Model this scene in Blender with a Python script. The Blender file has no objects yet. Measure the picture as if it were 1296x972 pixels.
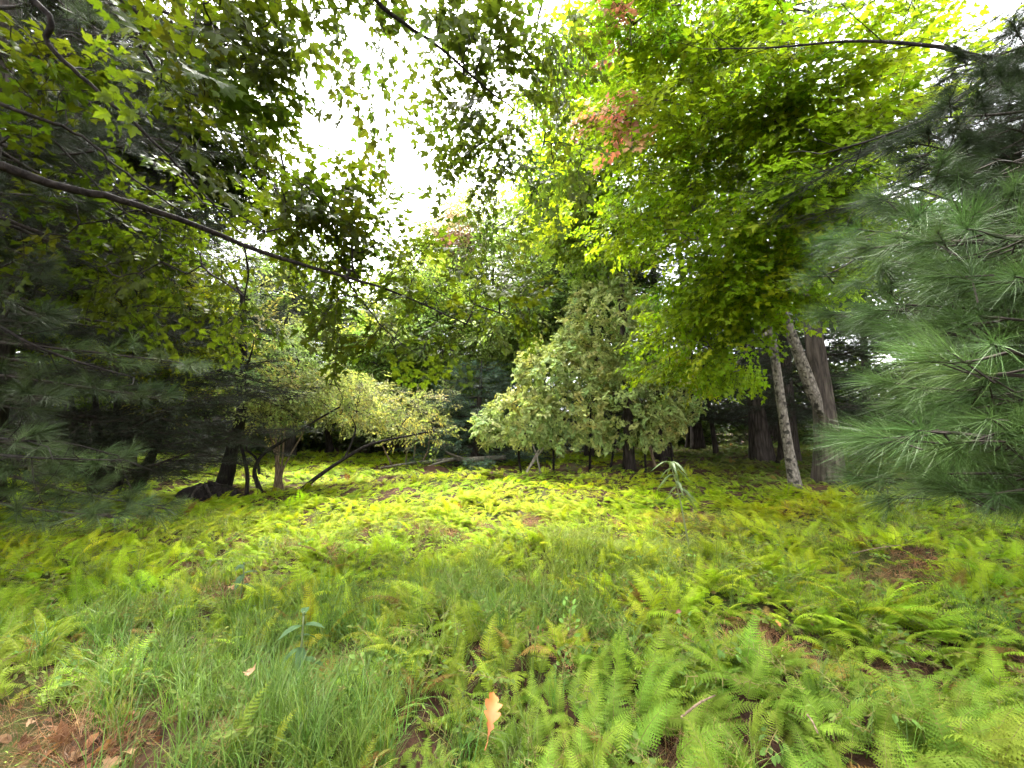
import bpy, math, random
import numpy as np
from mathutils import Vector, Matrix, Euler

rng = np.random.default_rng(7)
random.seed(7)
R = math.radians
SC = bpy.context.scene
COL = SC.collection

# ------------------------------------------------------------------ camera
F = 504.0                       # focal length in pixels of the 1296 px wide photograph
HORIZON = 540.0
CAM_Z = 1.5
PITCH = math.atan((HORIZON - 486) / F)
cam_data = bpy.data.cameras.new('camera')
cam_data.sensor_width = 36.0
cam_data.lens = 36.0 * F / 1296.0
cam_data.clip_start = 0.05
cam_data.clip_end = 2000
cam = bpy.data.objects.new('camera', cam_data)
COL.objects.link(cam)
cam.location = (0, 0, CAM_Z)
cam.rotation_euler = (R(90) + PITCH, 0, 0)
SC.camera = cam

# ------------------------------------------------------------------ overcast sky and sun
SUN_EL, SUN_AZ = R(65), R(-28)          # azimuth measured from +Y (ahead), negative = left
world = bpy.data.worlds.new('World')
SC.world = world
world.use_nodes = True
wn = world.node_tree.nodes
wl = world.node_tree.links
bg = wn['Background']
sky = wn.new('ShaderNodeTexSky')
sky.sky_type = 'NISHITA'
sky.sun_disc = False
sky.sun_elevation = SUN_EL
sky.sun_rotation = SUN_AZ
sky.air_density = 1.0
sky.dust_density = 3.0
hsv = wn.new('ShaderNodeHueSaturation')     # a closed cloud cover: the sky's colour is nearly lost
hsv.inputs['Saturation'].default_value = 0.12
wl.new(sky.outputs[0], hsv.inputs['Color'])
wl.new(hsv.outputs[0], bg.inputs['Color'])
bg.inputs['Strength'].default_value = 0.15

sun_data = bpy.data.lights.new('sun', 'SUN')
sun_data.energy = 1.5
sun_data.angle = R(14)
sun_data.color = (1.0, 0.96, 0.88)
sun = bpy.data.objects.new('sun', sun_data)
COL.objects.link(sun)
sd = Vector((math.sin(SUN_AZ) * math.cos(SUN_EL), math.cos(SUN_AZ) * math.cos(SUN_EL), math.sin(SUN_EL)))
sun.rotation_euler = sd.to_track_quat('Z', 'Y').to_euler()
sun.location = (0, 0, 30)

SC.view_settings.view_transform = 'Standard'
SC.view_settings.look = 'None'
SC.view_settings.gamma = 1.0
SC.view_settings.use_curve_mapping = False
SC.view_settings.exposure = 3.75
SC.render.engine = 'CYCLES'
SC.cycles.max_bounces = 6
SC.cycles.diffuse_bounces = 4
SC.cycles.glossy_bounces = 2
SC.cycles.transmission_bounces = 4
SC.cycles.transparent_max_bounces = 4
SC.cycles.use_denoising = True
SC.cycles.use_adaptive_sampling = True
SC.cycles.adaptive_threshold = 0.03
SC.cycles.caustics_reflective = False
SC.cycles.caustics_refractive = False

# ------------------------------------------------------------------ helpers
def P(px, py, d):
    """world point on the ray through a pixel of the photograph, at forward distance d"""
    x = (px - 648) / F
    y = (486 - py) / F
    dy = math.cos(PITCH) - y * math.sin(PITCH)
    dz = math.sin(PITCH) + y * math.cos(PITCH)
    s = d / dy
    return np.array([x * s, d, CAM_Z + dz * s])

def gz(x, y):
    """height of the ground"""
    x = np.asarray(x, float); y = np.asarray(y, float)
    h = 0.085 * np.sin(x * 2.3 + 0.8 * y) * np.cos(y * 1.9 - 0.5 * x)
    h = h + 0.045 * np.sin(x * 0.63 + 1.1) * np.sin(y * 0.71 + 0.4)
    h = h + 0.05 * np.sin(3.7 * x + 2.1 * y + 0.5) * np.sin(3.3 * y - 1.9 * x)
    far = np.clip((y - 24) / 40, 0, 1)
    h = h * (1 - far) + far * 0.0
    h = h + 0.5 * np.exp(-(((x - 14) / 7) ** 2 + ((y - 18) / 9) ** 2))
    return h

def G(px, d):
    """ground point below the pixel column px at distance d"""
    x = P(px, HORIZON, d)[0]
    return np.array([x, d, float(gz(x, d))])

class MB:
    def __init__(self):
        self.v = []; self.f = []; self.m = []; self.a = []; self.n = 0
    def add(self, v, f, mat=0, val=1.0):
        v = np.asarray(v, float)
        self.v.append(v)
        for q in f:
            self.f.append(tuple(int(i) + self.n for i in q))
        self.m.extend([mat] * len(f))
        a = np.full(len(v), val) if np.isscalar(val) else np.asarray(val, float)
        self.a.append(a)
        self.n += len(v)
    def mesh(self, name, mats, smooth=True, origin=(0, 0, 0)):
        me = bpy.data.meshes.new(name)
        v = np.concatenate(self.v) - np.asarray(origin, float)
        me.from_pydata(v.tolist(), [], self.f)
        for m in mats:
            me.materials.append(m)
        if len(mats) > 1:
            me.polygons.foreach_set('material_index', np.array(self.m, dtype=np.int32))
        at = me.attributes.new('lv', 'FLOAT', 'POINT')
        at.data.foreach_set('value', np.concatenate(self.a).astype(np.float32))
        if smooth:
            me.polygons.foreach_set('use_smooth', np.ones(len(me.polygons), bool))
        me.update()
        return me

def link(name, data, parent=None, loc=(0, 0, 0)):
    o = bpy.data.objects.new(name, data)
    COL.objects.link(o)
    o.location = loc
    if parent is not None:
        o.parent = parent
    return o

def tag(o, label, cat, group=None, kind=None):
    if label: o['label'] = label
    if cat: o['category'] = cat
    if group: o['group'] = group
    if kind: o['kind'] = kind
    return o

def thing(name, label, cat, base, group=None):
    o = link(name, None, None, tuple(base))
    o.empty_display_size = 0.2
    return tag(o, label, cat, group)

def resample(path, n):
    """Catmull-Rom through the control points"""
    p = np.asarray(path, float)
    if len(p) == 2:
        t = np.linspace(0, 1, n)[:, None]
        return p[0] * (1 - t) + p[1] * t
    q = np.vstack([2 * p[0] - p[1], p, 2 * p[-1] - p[-2]])
    out = []
    for u in np.linspace(0, len(p) - 1 - 1e-9, n):
        i = int(u); t = u - i
        a, b, c, d = q[i], q[i + 1], q[i + 2], q[i + 3]
        out.append(0.5 * (2 * b + (c - a) * t + (2 * a - 5 * b + 4 * c - d) * t * t + (3 * b - a - 3 * c + d) * t ** 3))
    return np.array(out)

def tube(mb, pts, rad, sides=8, rough=0.0, mat=0, flare=0.0, val=1.0, cap=True, seed=None):
    pts = np.asarray(pts, float); n = len(pts)
    rad = np.full(n, rad) if np.isscalar(rad) else np.asarray(rad, float)
    tan = np.gradient(pts, axis=0)
    tan /= np.linalg.norm(tan, axis=1)[:, None] + 1e-9
    up = np.array([0.0, 1.0, 0.0]) if abs(tan[0][1]) < 0.8 else np.array([1.0, 0, 0])
    V = []
    a = np.linspace(0, 2 * math.pi, sides, endpoint=False)
    ph = rng.uniform(0, 6.28, 6)
    for i in range(n):
        u = up - tan[i] * np.dot(up, tan[i]); u /= np.linalg.norm(u) + 1e-9
        w = np.cross(tan[i], u); up = u
        r = rad[i] * np.ones(sides)
        if rough:
            r = r * (1 + rough * (np.sin(3 * a + ph[0] + i * 0.25) * 0.5 + np.sin(5 * a + ph[1] - i * 0.17) * 0.4 + np.sin(9 * a + ph[2] + i * 0.3) * 0.3
                                  + 0.5 * math.sin(i * 0.9 + ph[3])) + rng.normal(0, rough * 0.25, sides))
        if flare:
            s = i / (n - 1)
            r = r * (1 + flare * math.exp(-s * 14) * (1 + 0.5 * np.sin(4 * a + ph[4])))
        V.append(pts[i] + np.outer(np.cos(a) * r, u) + np.outer(np.sin(a) * r, w))
    V = np.concatenate(V)
    Fc = []
    for i in range(n - 1):
        for j in range(sides):
            k = (j + 1) % sides
            Fc.append((i * sides + j, i * sides + k, (i + 1) * sides + k, (i + 1) * sides + j))
    if cap:
        Fc.append(tuple(range(sides))[::-1])
        Fc.append(tuple((n - 1) * sides + j for j in range(sides)))
    mb.add(V, Fc, mat, val)

def eul(X, N):
    """XYZ euler angles that turn local +X to X and local +Z to about N (arrays n x 3)"""
    X = np.atleast_2d(np.asarray(X, float)); N = np.atleast_2d(np.asarray(N, float))
    X = X / (np.linalg.norm(X, axis=1)[:, None] + 1e-9)
    Z = N - X * np.sum(N * X, axis=1)[:, None]
    Z = Z / (np.linalg.norm(Z, axis=1)[:, None] + 1e-9)
    Y = np.cross(Z, X)
    return np.stack([np.arctan2(Y[:, 2], Z[:, 2]), -np.arcsin(np.clip(X[:, 2], -1, 1)), np.arctan2(X[:, 1], X[:, 0])], axis=1)

# ------------------------------------------------------------------ materials
def nodemat(name):
    m = bpy.data.materials.new(name)
    m.use_nodes = True
    nt = m.node_tree
    return m, nt, nt.nodes, nt.links, nt.nodes['Principled BSDF'], nt.nodes['Material Output']

def leaf_material(name, trans=0.45, rough=0.5, spec=0.3, tint=(1.0, 1.0, 1.0), boost=1.0, fixed=None):
    m, nt, N, L, b, out = nodemat(name)
    if fixed is None:
        at = N.new('ShaderNodeAttribute'); at.attribute_type = 'INSTANCER'; at.attribute_name = 'col'
        src = at.outputs['Color']
    else:
        rgb = N.new('ShaderNodeRGB'); rgb.outputs[0].default_value = (*fixed, 1); src = rgb.outputs[0]
    lv = N.new('ShaderNodeAttribute'); lv.attribute_name = 'lv'
    mu = N.new('ShaderNodeVectorMath'); mu.operation = 'MULTIPLY'
    L.new(src, mu.inputs[0]); L.new(lv.outputs['Fac'], mu.inputs[1])
    L.new(mu.outputs[0], b.inputs['Base Color'])
    b.inputs['Roughness'].default_value = rough
    b.inputs['Specular IOR Level'].default_value = spec
    tr = N.new('ShaderNodeBsdfTranslucent')
    m2 = N.new('ShaderNodeVectorMath'); m2.operation = 'MULTIPLY'
    m2.inputs[1].default_value = [boost * t for t in tint]
    L.new(mu.outputs[0], m2.inputs[0]); L.new(m2.outputs[0], tr.inputs['Color'])
    mx = N.new('ShaderNodeMixShader'); mx.inputs[0].default_value = trans
    L.new(b.outputs[0], mx.inputs[1]); L.new(tr.outputs[0], mx.inputs[2])
    L.new(mx.outputs[0], out.inputs['Surface'])
    return m

def bark_material(name, dark, light, scale=6.0, stretch=0.18, bump=0.6, mott=None, thr=0.55):
    m, nt, N, L, b, out = nodemat(name)
    tc = N.new('ShaderNodeTexCoord')
    mp = N.new('ShaderNodeMapping'); mp.inputs['Scale'].default_value = (scale, scale, scale * stretch)
    L.new(tc.outputs['Object'], mp.inputs['Vector'])
    n1 = N.new('ShaderNodeTexNoise'); n1.inputs['Scale'].default_value = 2.2; n1.inputs['Detail'].default_value = 8; n1.inputs['Roughness'].default_value = 0.65
    v1 = N.new('ShaderNodeTexVoronoi'); v1.feature = 'DISTANCE_TO_EDGE'; v1.inputs['Scale'].default_value = 1.6
    L.new(mp.outputs[0], n1.inputs['Vector']); L.new(mp.outputs[0], v1.inputs['Vector'])
    ad = N.new('ShaderNodeMath'); ad.operation = 'MULTIPLY_ADD'
    L.new(v1.outputs['Distance'], ad.inputs[0]); ad.inputs[1].default_value = 1.2; L.new(n1.outputs['Fac'], ad.inputs[2])
    cr = N.new('ShaderNodeValToRGB')
    cr.color_ramp.elements[0].position = 0.35; cr.color_ramp.elements[0].color = (*dark, 1)
    cr.color_ramp.elements[1].position = 0.95; cr.color_ramp.elements[1].color = (*light, 1)
    L.new(ad.outputs[0], cr.inputs[0])
    src = cr.outputs[0]
    if mott is not None:
        n2 = N.new('ShaderNodeTexNoise'); n2.inputs['Scale'].default_value = 9.0; n2.inputs['Detail'].default_value = 4
        L.new(tc.outputs['Object'], n2.inputs['Vector'])
        c2 = N.new('ShaderNodeValToRGB'); c2.color_ramp.elements[0].position = thr; c2.color_ramp.elements[1].position = thr + 0.08
        L.new(n2.outputs['Fac'], c2.inputs[0])
        mx = N.new('ShaderNodeMixRGB'); mx.inputs[2].default_value = (*mott, 1)
        L.new(c2.outputs[0], mx.inputs[0]); L.new(src, mx.inputs[1]); src = mx.outputs[0]
    L.new(src, b.inputs['Base Color'])
    b.inputs['Roughness'].default_value = 0.9
    b.inputs['Specular IOR Level'].default_value = 0.15
    bp = N.new('ShaderNodeBump'); bp.inputs['Strength'].default_value = bump; bp.inputs['Distance'].default_value = 0.03
    L.new(ad.outputs[0], bp.inputs['Height']); L.new(bp.outputs[0], b.inputs['Normal'])
    return m

M_LEAF = leaf_material('leaf_surface', 0.5, 0.5, 0.14, tint=(1.0, 1.05, 0.6), boost=1.5)
M_VINE = leaf_material('vine_leaf_surface', 0.38, 0.6, 0.12, tint=(1.0, 1.05, 0.6))
M_FERN = leaf_material('fern_surface', 0.42, 0.6, 0.08, tint=(1.0, 1.05, 0.55), boost=1.2)
M_GRASS = leaf_material('grass_surface', 0.35, 0.45, 0.2, tint=(1.0, 1.05, 0.6), boost=1.1)
M_NEEDLE = leaf_material('pine_needle_surface', 0.25, 0.45, 0.18)
M_TWIG = bark_material('twig_bark', (0.010, 0.008, 0.006), (0.035, 0.027, 0.021), 30, 0.3, 0.2)
M_STEM = leaf_material('fern_stem', 0.1, 0.6, 0.2, fixed=(0.13, 0.11, 0.03))
M_BARK_DARK = bark_material('furrowed_dark_bark', (0.008, 0.006, 0.005), (0.055, 0.044, 0.036), 7, 0.16, 1.0)
M_BARK_GREY = bark_material('furrowed_grey_bark', (0.014, 0.011, 0.009), (0.085, 0.068, 0.054), 6, 0.14, 1.0)
M_BARK_PALE = bark_material('mottled_pale_bark', (0.06, 0.05, 0.04), (0.20, 0.175, 0.145), 8, 0.6, 0.5, mott=(0.03, 0.027, 0.022), thr=0.53)
M_BARK_BLACK = bark_material('blackish_bark', (0.004, 0.003, 0.0025), (0.022, 0.017, 0.014), 9, 0.25, 0.9)
M_BARK_TAN = bark_material('tan_stem_bark', (0.06, 0.04, 0.025), (0.22, 0.16, 0.10), 14, 0.2, 0.5)
M_DEAD = bark_material('weathered_dead_wood', (0.08, 0.07, 0.055), (0.26, 0.23, 0.185), 12, 0.2, 0.6)

# ------------------------------------------------------------------ leaf, needle, frond and blade templates (unlinked collections)
MAPLE_HALF = [(0.0, 0.0), (0.02, 0.27), (0.15, 0.25), (0.27, 0.50), (0.38, 0.46), (0.56, 0.60), (0.52, 0.36), (0.47, 0.19), (0.66, 0.24), (0.76, 0.14), (1.0, 0.0)]
OVAL_HALF = [(0.0, 0.0), (0.25, 0.24), (0.6, 0.26), (1.0, 0.0)]
HEART_HALF = [(0.0, 0.0), (-0.12, 0.22), (0.02, 0.42), (0.3, 0.46), (0.55, 0.34), (0.75, 0.2), (1.0, 0.0)]
LANCE_HALF = [(0.0, 0.0), (0.2, 0.09), (0.5, 0.10), (0.8, 0.05), (1.0, 0.0)]

def leaf_geo(half, fold=0.25, curl=0.25):
    """a leaf of unit length along +X in the XY plane: two halves folded along the midrib, tip curled down"""
    h = np.array(half)
    k = len(h)
    top = np.array([[x, y, 0] for x, y in h])
    bot = np.array([[x, -y, 0] for x, y in h[1:-1]])
    mid = np.array([[0.38, 0, 0.0]])
    v = np.vstack([top, bot, mid])
    v[:, 2] = fold * np.abs(v[:, 1]) - curl * v[:, 0] ** 2
    c = len(v) - 1
    f = []
    for i in range(k - 1):
        f.append((c, i + 1, i))
    ring = [0] + list(range(k, k + len(bot))) + [k - 1]
    for i in range(len(ring) - 1):
        f.append((c, ring[i], ring[i + 1]))
    return v, f

def basis(X, N):
    X = np.asarray(X, float); X = X / np.linalg.norm(X)
    Z = np.asarray(N, float); Z = Z - X * np.dot(Z, X); Z = Z / (np.linalg.norm(Z) + 1e-9)
    Y = np.cross(Z, X)
    return np.stack([X, Y, Z], axis=1)

def new_collection(name, meshes):
    c = bpy.data.collections.new(name)
    for i, me in enumerate(meshes):
        o = bpy.data.objects.new('%s_template_%02d' % (name, i), me)
        c.objects.link(o)
    c['n'] = len(meshes)
    return c

def spray_layout(n, length, size, tilt, seed):
    """where each leaf of a spray sits: (position, direction, normal, size, tint)"""
    r = np.random.default_rng(seed)
    out = []
    for i in range(n):
        t = 0.12 + 0.88 * (i + r.uniform(-0.3, 0.3)) / max(1, n - 1)
        t = min(max(t, 0.08), 1.0)
        side = 1 if i % 2 else -1
        ang = side * r.uniform(25, 85) * (1.15 - 0.9 * t) + r.normal(0, 12)
        pos = np.array([t * length, side * r.uniform(0.0, 0.22) * length, -0.12 * length * t * t + r.normal(0, 0.05 * length)])
        d = np.array([math.cos(R(ang)), math.sin(R(ang)), r.uniform(-0.55, 0.1)])
        nrm = np.array([r.normal(0, tilt), r.normal(0, tilt), 1.0])
        out.append((pos, d, nrm, size * r.uniform(0.65, 1.2), r.uniform(0.72, 1.28)))
    return out

def spray_mesh(name, half, n, length, size, tilt, seed, leafmat, fold=0.25, twig=0.004, twigmat=None):
    mb = MB()
    for k, (p, d, nn, s, val) in enumerate(spray_layout(n, length, size, tilt, seed)):
        v, f = leaf_geo(half, fold, 0.1 + 0.3 * ((k * 37) % 10) / 10)
        mb.add((v * s) @ basis(d, nn).T + p, f, 0, val)
        if twig:
            b0 = np.array([max(0, p[0] - 0.06 * length), 0, -0.12 * length * (p[0] / length) ** 2])
            tube(mb, [b0, p], 0.0016, 3, mat=1, cap=False)
    if twig:
        t = np.linspace(0, 1, 5)
        pts = np.stack([t * length, 0 * t, -0.12 * length * t * t], 1)
        tube(mb, pts, np.linspace(twig, 0.0015, 5), 3, mat=1, cap=False)
    return mb.mesh(name, [leafmat, twigmat or M_TWIG], smooth=False)

def tuft_mesh(name, nneedle, nl, width, seed, seg=2, spread=(12, 85), stem=0.06):
    """needles radiating forward from the end of a pine twig (along +X)"""
    r = np.random.default_rng(seed)
    mb = MB()
    for i in range(nneedle):
        x0 = r.uniform(-stem, 0.012)
        az = r.uniform(0, 2 * math.pi)
        el = R(r.uniform(*spread)) * (0.65 + 0.35 * r.random()) if x0 < 0 else R(r.uniform(5, 60))
        L_ = nl * r.uniform(0.75, 1.1)
        d = np.array([math.cos(el), math.sin(el) * math.cos(az), math.sin(el) * math.sin(az)])
        side = np.cross(d, [r.normal(), r.normal(), r.normal()]); side /= np.linalg.norm(side)
        droop = np.array([0.25, 0, -0.22]) * r.uniform(0.3, 1.1)
        pts = []
        for k in range(seg + 1):
            t = k / seg
            pts.append(np.array([x0, 0, 0]) + d * L_ * t + droop * L_ * t * t)
        V = []
        for k, p in enumerate(pts):
            w = width * (1 - 0.75 * (k / seg))
            V += [p - side * w / 2, p + side * w / 2]
        mb.add(V, [(2 * k, 2 * k + 1, 2 * k + 3, 2 * k + 2) for k in range(seg)], 0, r.uniform(0.7, 1.35))
    tube(mb, [(-stem * 2.2, 0, 0), (0.01, 0, 0)], [0.0028, 0.0018], 4, mat=1, cap=False)
    return mb.mesh(name, [M_NEEDLE, M_TWIG], smooth=False)

def plume_mesh(name, seed, length=0.8, ntuft=11, needles=26, nl=0.11, width=0.0035):
    """a flat feathery plume of pine needles along +X for boughs farther away"""
    r = np.random.default_rng(seed)
    mb = MB()
    for k in range(ntuft):
        t = 0.15 + 0.85 * k / (ntuft - 1)
        side = 1 if k % 2 else -1
        a = side * R(r.uniform(15, 60)) * (1.1 - t)
        ext = length * 0.45 * (1.1 - t)
        p = np.array([t * length, math.sin(a) * ext, -0.10 * length * t * t + r.normal(0, 0.03)])
        ax = np.array([math.cos(a), math.sin(a), 0.12])
        tube(mb, [(max(0, t - 0.15) * length, 0, -0.1 * length * max(0, t - 0.15) ** 2), p], 0.003, 3, mat=1, cap=False)
        for i in range(needles):
            d = ax + r.normal(0, 0.55, 3); d /= np.linalg.norm(d)
            L_ = nl * r.uniform(0.7, 1.15)
            q = p - ax * r.uniform(0, 0.12)
            s = np.cross(d, r.normal(0, 1, 3)); s /= np.linalg.norm(s)
            mb.add([q - s * width / 2, q + s * width / 2, q + d * L_], [(0, 1, 2)], 0, r.uniform(0.7, 1.3))
    t = np.linspace(0, 1, 4)
    tube(mb, np.stack([t * length, 0 * t, -0.1 * length * t * t], 1), np.linspace(0.006, 0.002, 4), 3, mat=1, cap=False)
    return mb.mesh(name, [M_NEEDLE, M_TWIG], smooth=False)

def frond_mesh(name, seed, L_=0.55, arch=80, pairs=24, width=0.115, fine=True, lean=12):
    """a lacy fern frond: stalk from the origin, arching over towards +X"""
    r = np.random.default_rng(seed)
    n = 26
    th = R(lean) + R(arch) * np.linspace(0, 1, n) ** 1.3
    ds = L_ / (n - 1)
    sway = r.normal(0, 0.10)
    pts = np.zeros((n, 3))
    for i in range(1, n):
        pts[i] = pts[i - 1] + ds * np.array([math.sin(th[i]), sway * (i / n), math.cos(th[i])])
    mb = MB()
    tube(mb, pts[::3], np.linspace(0.0022, 0.0008, len(pts[::3])), 3, mat=1, cap=False)
    for k in range(pairs):
        t = 0.20 + 0.79 * k / (pairs - 1)
        x = t * (n - 1); i = min(int(x), n - 2); u = x - i
        p = pts[i] * (1 - u) + pts[i + 1] * u
        tan = pts[i + 1] - pts[i]; tan /= np.linalg.norm(tan)
        tt = (t - 0.20) / 0.8
        w = width * (1 - tt) ** 0.85 * min(1.0, 0.55 + tt * 3.0) * r.uniform(0.9, 1.08) + 0.004
        nr = np.cross(tan, [0, 1, 0]); nr /= np.linalg.norm(nr)
        if nr[2] < 0: nr = -nr
        for s in (-1, 1):
            d = np.array([0, s, 0]) + tan * (0.35 + 0.3 * tt) - nr * r.uniform(0.0, 0.35)
            d /= np.linalg.norm(d)
            b = np.cross(nr, d); b /= np.linalg.norm(b)
            val = r.uniform(0.8, 1.2)
            if fine:
                m = 6
                V, Fc = [], []
                for q in range(m):
                    a0, a1 = q / m, (q + 1) / m
                    hw = w * 0.17 * (1 - 0.75 * a0) + 0.0012
                    c0 = p + d * w * a0 - nr * 0.12 * w * a0 * a0
                    c1 = p + d * w * (a1 + 0.02) - nr * 0.12 * w * a1 * a1
                    tip = p + d * w * (a0 + 0.85 / m)
                    j = len(V)
                    V += [c0, c1, tip + b * hw, tip - b * hw]
                    Fc += [(j, j + 1, j + 2), (j, j + 3, j + 1)]
                mb.add(V, Fc, 0, val)
            else:
                hw = w * 0.13
                mb.add([p, p + d * w * 0.4 + b * hw, p + d * w, p + d * w * 0.4 - b * hw], [(0, 1, 2, 3)], 0, val)
    return mb.mesh(name, [M_FERN, M_STEM], smooth=False)

def grass_mesh(name, seed, blades=24, h=(0.18, 0.42), rad=0.07, width=0.005, bend=1.0):
    r = np.random.default_rng(seed)
    mb = MB()
    for i in range(blades):
        a = r.uniform(0, 6.283); rr = rad * math.sqrt(r.random())
        base = np.array([rr * math.cos(a), rr * math.sin(a), -0.01])
        az = r.uniform(0, 6.283); H = r.uniform(*h)
        o = np.array([math.cos(az), math.sin(az), 0]); s = np.array([-math.sin(az), math.cos(az), 0])
        th0 = r.uniform(0.02, 0.4); th1 = th0 + bend * r.uniform(0.3, 1.9)
        seg = 5; p = base.copy(); V = []
        for k in range(seg + 1):
            t = k / seg
            w = width * (1 - t ** 1.6) * r.uniform(0.9, 1.1) + 0.0003
            V += [p - s * w / 2, p + s * w / 2]
            th = th0 + (th1 - th0) * t
            p = p + (H / seg) * (o * math.sin(th) + np.array([0, 0, 1]) * math.cos(th))
        mb.add(V, [(2 * k, 2 * k + 1, 2 * k + 3, 2 * k + 2) for k in range(seg)], 0, r.uniform(0.7, 1.3))
    return mb.mesh(name, [M_GRASS], smooth=False)

C_MAPLE = new_collection('maple_spray', [spray_mesh('maple_spray', MAPLE_HALF, 15, 0.55, 0.105, 0.30, 100 + i, M_LEAF) for i in range(6)])
C_BROAD = new_collection('broad_spray', [spray_mesh('broad_spray', OVAL_HALF, 20, 0.5, 0.085, 0.40, 200 + i, M_LEAF) for i in range(6)])
C_VINE = new_collection('vine_spray', [spray_mesh('vine_spray', HEART_HALF, 13, 0.5, 0.14, 0.30, 300 + i, M_VINE) for i in range(6)])
C_PLUME = new_collection('pine_plume', [plume_mesh('pine_plume', 400 + i) for i in range(6)])
C_TUFTL = new_collection('pine_tuft_soft', [tuft_mesh('pine_tuft_soft', 46, 0.125, 0.0034, 550 + i, seg=1) for i in range(5)])
C_TUFT = new_collection('pine_tuft', [tuft_mesh('pine_tuft', 90, 0.115, 0.0015, 500 + i) for i in range(5)])
FROND_FINE = [frond_mesh('fern_frond', 600 + i, 0.5 + 0.04 * (i % 4), 55 + 14 * (i % 4), 24, 0.10 + 0.012 * (i % 3), True, 8 + 5 * (i % 3)) for i in range(8)]
C_FERN = new_collection('fern_fine', FROND_FINE)
C_FERNF = new_collection('fern_far', [frond_mesh('fern_far', 700 + i, 0.55, 70 + 15 * (i % 4), 20, 0.12, False, 12 + 7 * (i % 3)) for i in range(6)])
C_GRASS = new_collection('grass_clump', [grass_mesh('grass_clump', 800 + i) for i in range(6)])
C_STRAW = new_collection('straw_clump', [grass_mesh('straw_clump', 850 + i, 26, (0.12, 0.38), 0.09, 0.003, 2.2) for i in range(5)])
C_HERB = new_collection('herb_spray', [spray_mesh('herb_spray', LANCE_HALF if i % 2 else OVAL_HALF, 12, 0.2, 0.042, 0.5, 900 + i, M_FERN, twig=0.002, twigmat=M_STEM) for i in range(6)])

# ------------------------------------------------------------------ scattering
_groups = {}
def scatter_group(coll):
    if coll.name in _groups:
        return _groups[coll.name]
    ng = bpy.data.node_groups.new('scatter_' + coll.name, 'GeometryNodeTree')
    ng.interface.new_socket('Geometry', in_out='INPUT', socket_type='NodeSocketGeometry')
    ng.interface.new_socket('Geometry', in_out='OUTPUT', socket_type='NodeSocketGeometry')
    N, L = ng.nodes, ng.links
    gi = N.new('NodeGroupInput'); go = N.new('NodeGroupOutput')
    ip = N.new('GeometryNodeInstanceOnPoints')
    ci = N.new('GeometryNodeCollectionInfo')
    ci.inputs['Collection'].default_value = coll
    ci.inputs['Separate Children'].default_value = True
    ci.inputs['Reset Children'].default_value = True
    def att(nm, ty):
        a = N.new('GeometryNodeInputNamedAttribute'); a.data_type = ty
        a.inputs['Name'].default_value = nm
        return [o for o in a.outputs if o.enabled and o.name == 'Attribute'][0]
    L.new(gi.outputs[0], ip.inputs['Points'])
    L.new(ci.outputs[0], ip.inputs['Instance'])
    ip.inputs['Pick Instance'].default_value = True
    L.new(att('idx', 'INT'), ip.inputs['Instance Index'])
    er = N.new('FunctionNodeEulerToRotation')
    L.new(att('rot', 'FLOAT_VECTOR'), er.inputs[0])
    L.new(er.outputs[0], ip.inputs['Rotation'])
    L.new(att('scl', 'FLOAT'), ip.inputs['Scale'])
    L.new(ip.outputs[0], go.inputs[0])
    _groups[coll.name] = ng
    return ng

def scatter(name, coll, pts, rot, scl, col, parent=None, origin=(0, 0, 0), kind='stuff'):
    pts = np.asarray(pts, float); n = len(pts)
    me = bpy.data.meshes.new(name)
    me.vertices.add(n)
    me.vertices.foreach_set('co', (pts - np.asarray(origin)).astype(np.float32).ravel())
    a = me.attributes.new('rot', 'FLOAT_VECTOR', 'POINT'); a.data.foreach_set('vector', np.asarray(rot, np.float32).ravel())
    a = me.attributes.new('scl', 'FLOAT', 'POINT'); a.data.foreach_set('value', np.broadcast_to(np.asarray(scl, np.float32), (n,)).copy())
    a = me.attributes.new('idx', 'INT', 'POINT'); a.data.foreach_set('value', rng.integers(0, coll['n'], n).astype(np.int32))
    c4 = np.ones((n, 4), np.float32); c4[:, :3] = col
    a = me.attributes.new('col', 'FLOAT_COLOR', 'POINT'); a.data.foreach_set('color', c4.ravel())
    me.update()
    o = link(name, me, parent)
    mod = o.modifiers.new('scatter', 'NODES')
    mod.node_group = scatter_group(coll)
    if kind: o['kind'] = kind
    return o

def jitter(col, n, v=0.18, h=0.10):
    """n colours about col: brightness and yellow-green balance vary"""
    c = np.tile(np.asarray(col, float), (n, 1))
    c *= np.exp(rng.normal(0, v, (n, 1)))
    c[:, 0] *= np.exp(rng.normal(0, h, n))
    return c

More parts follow.
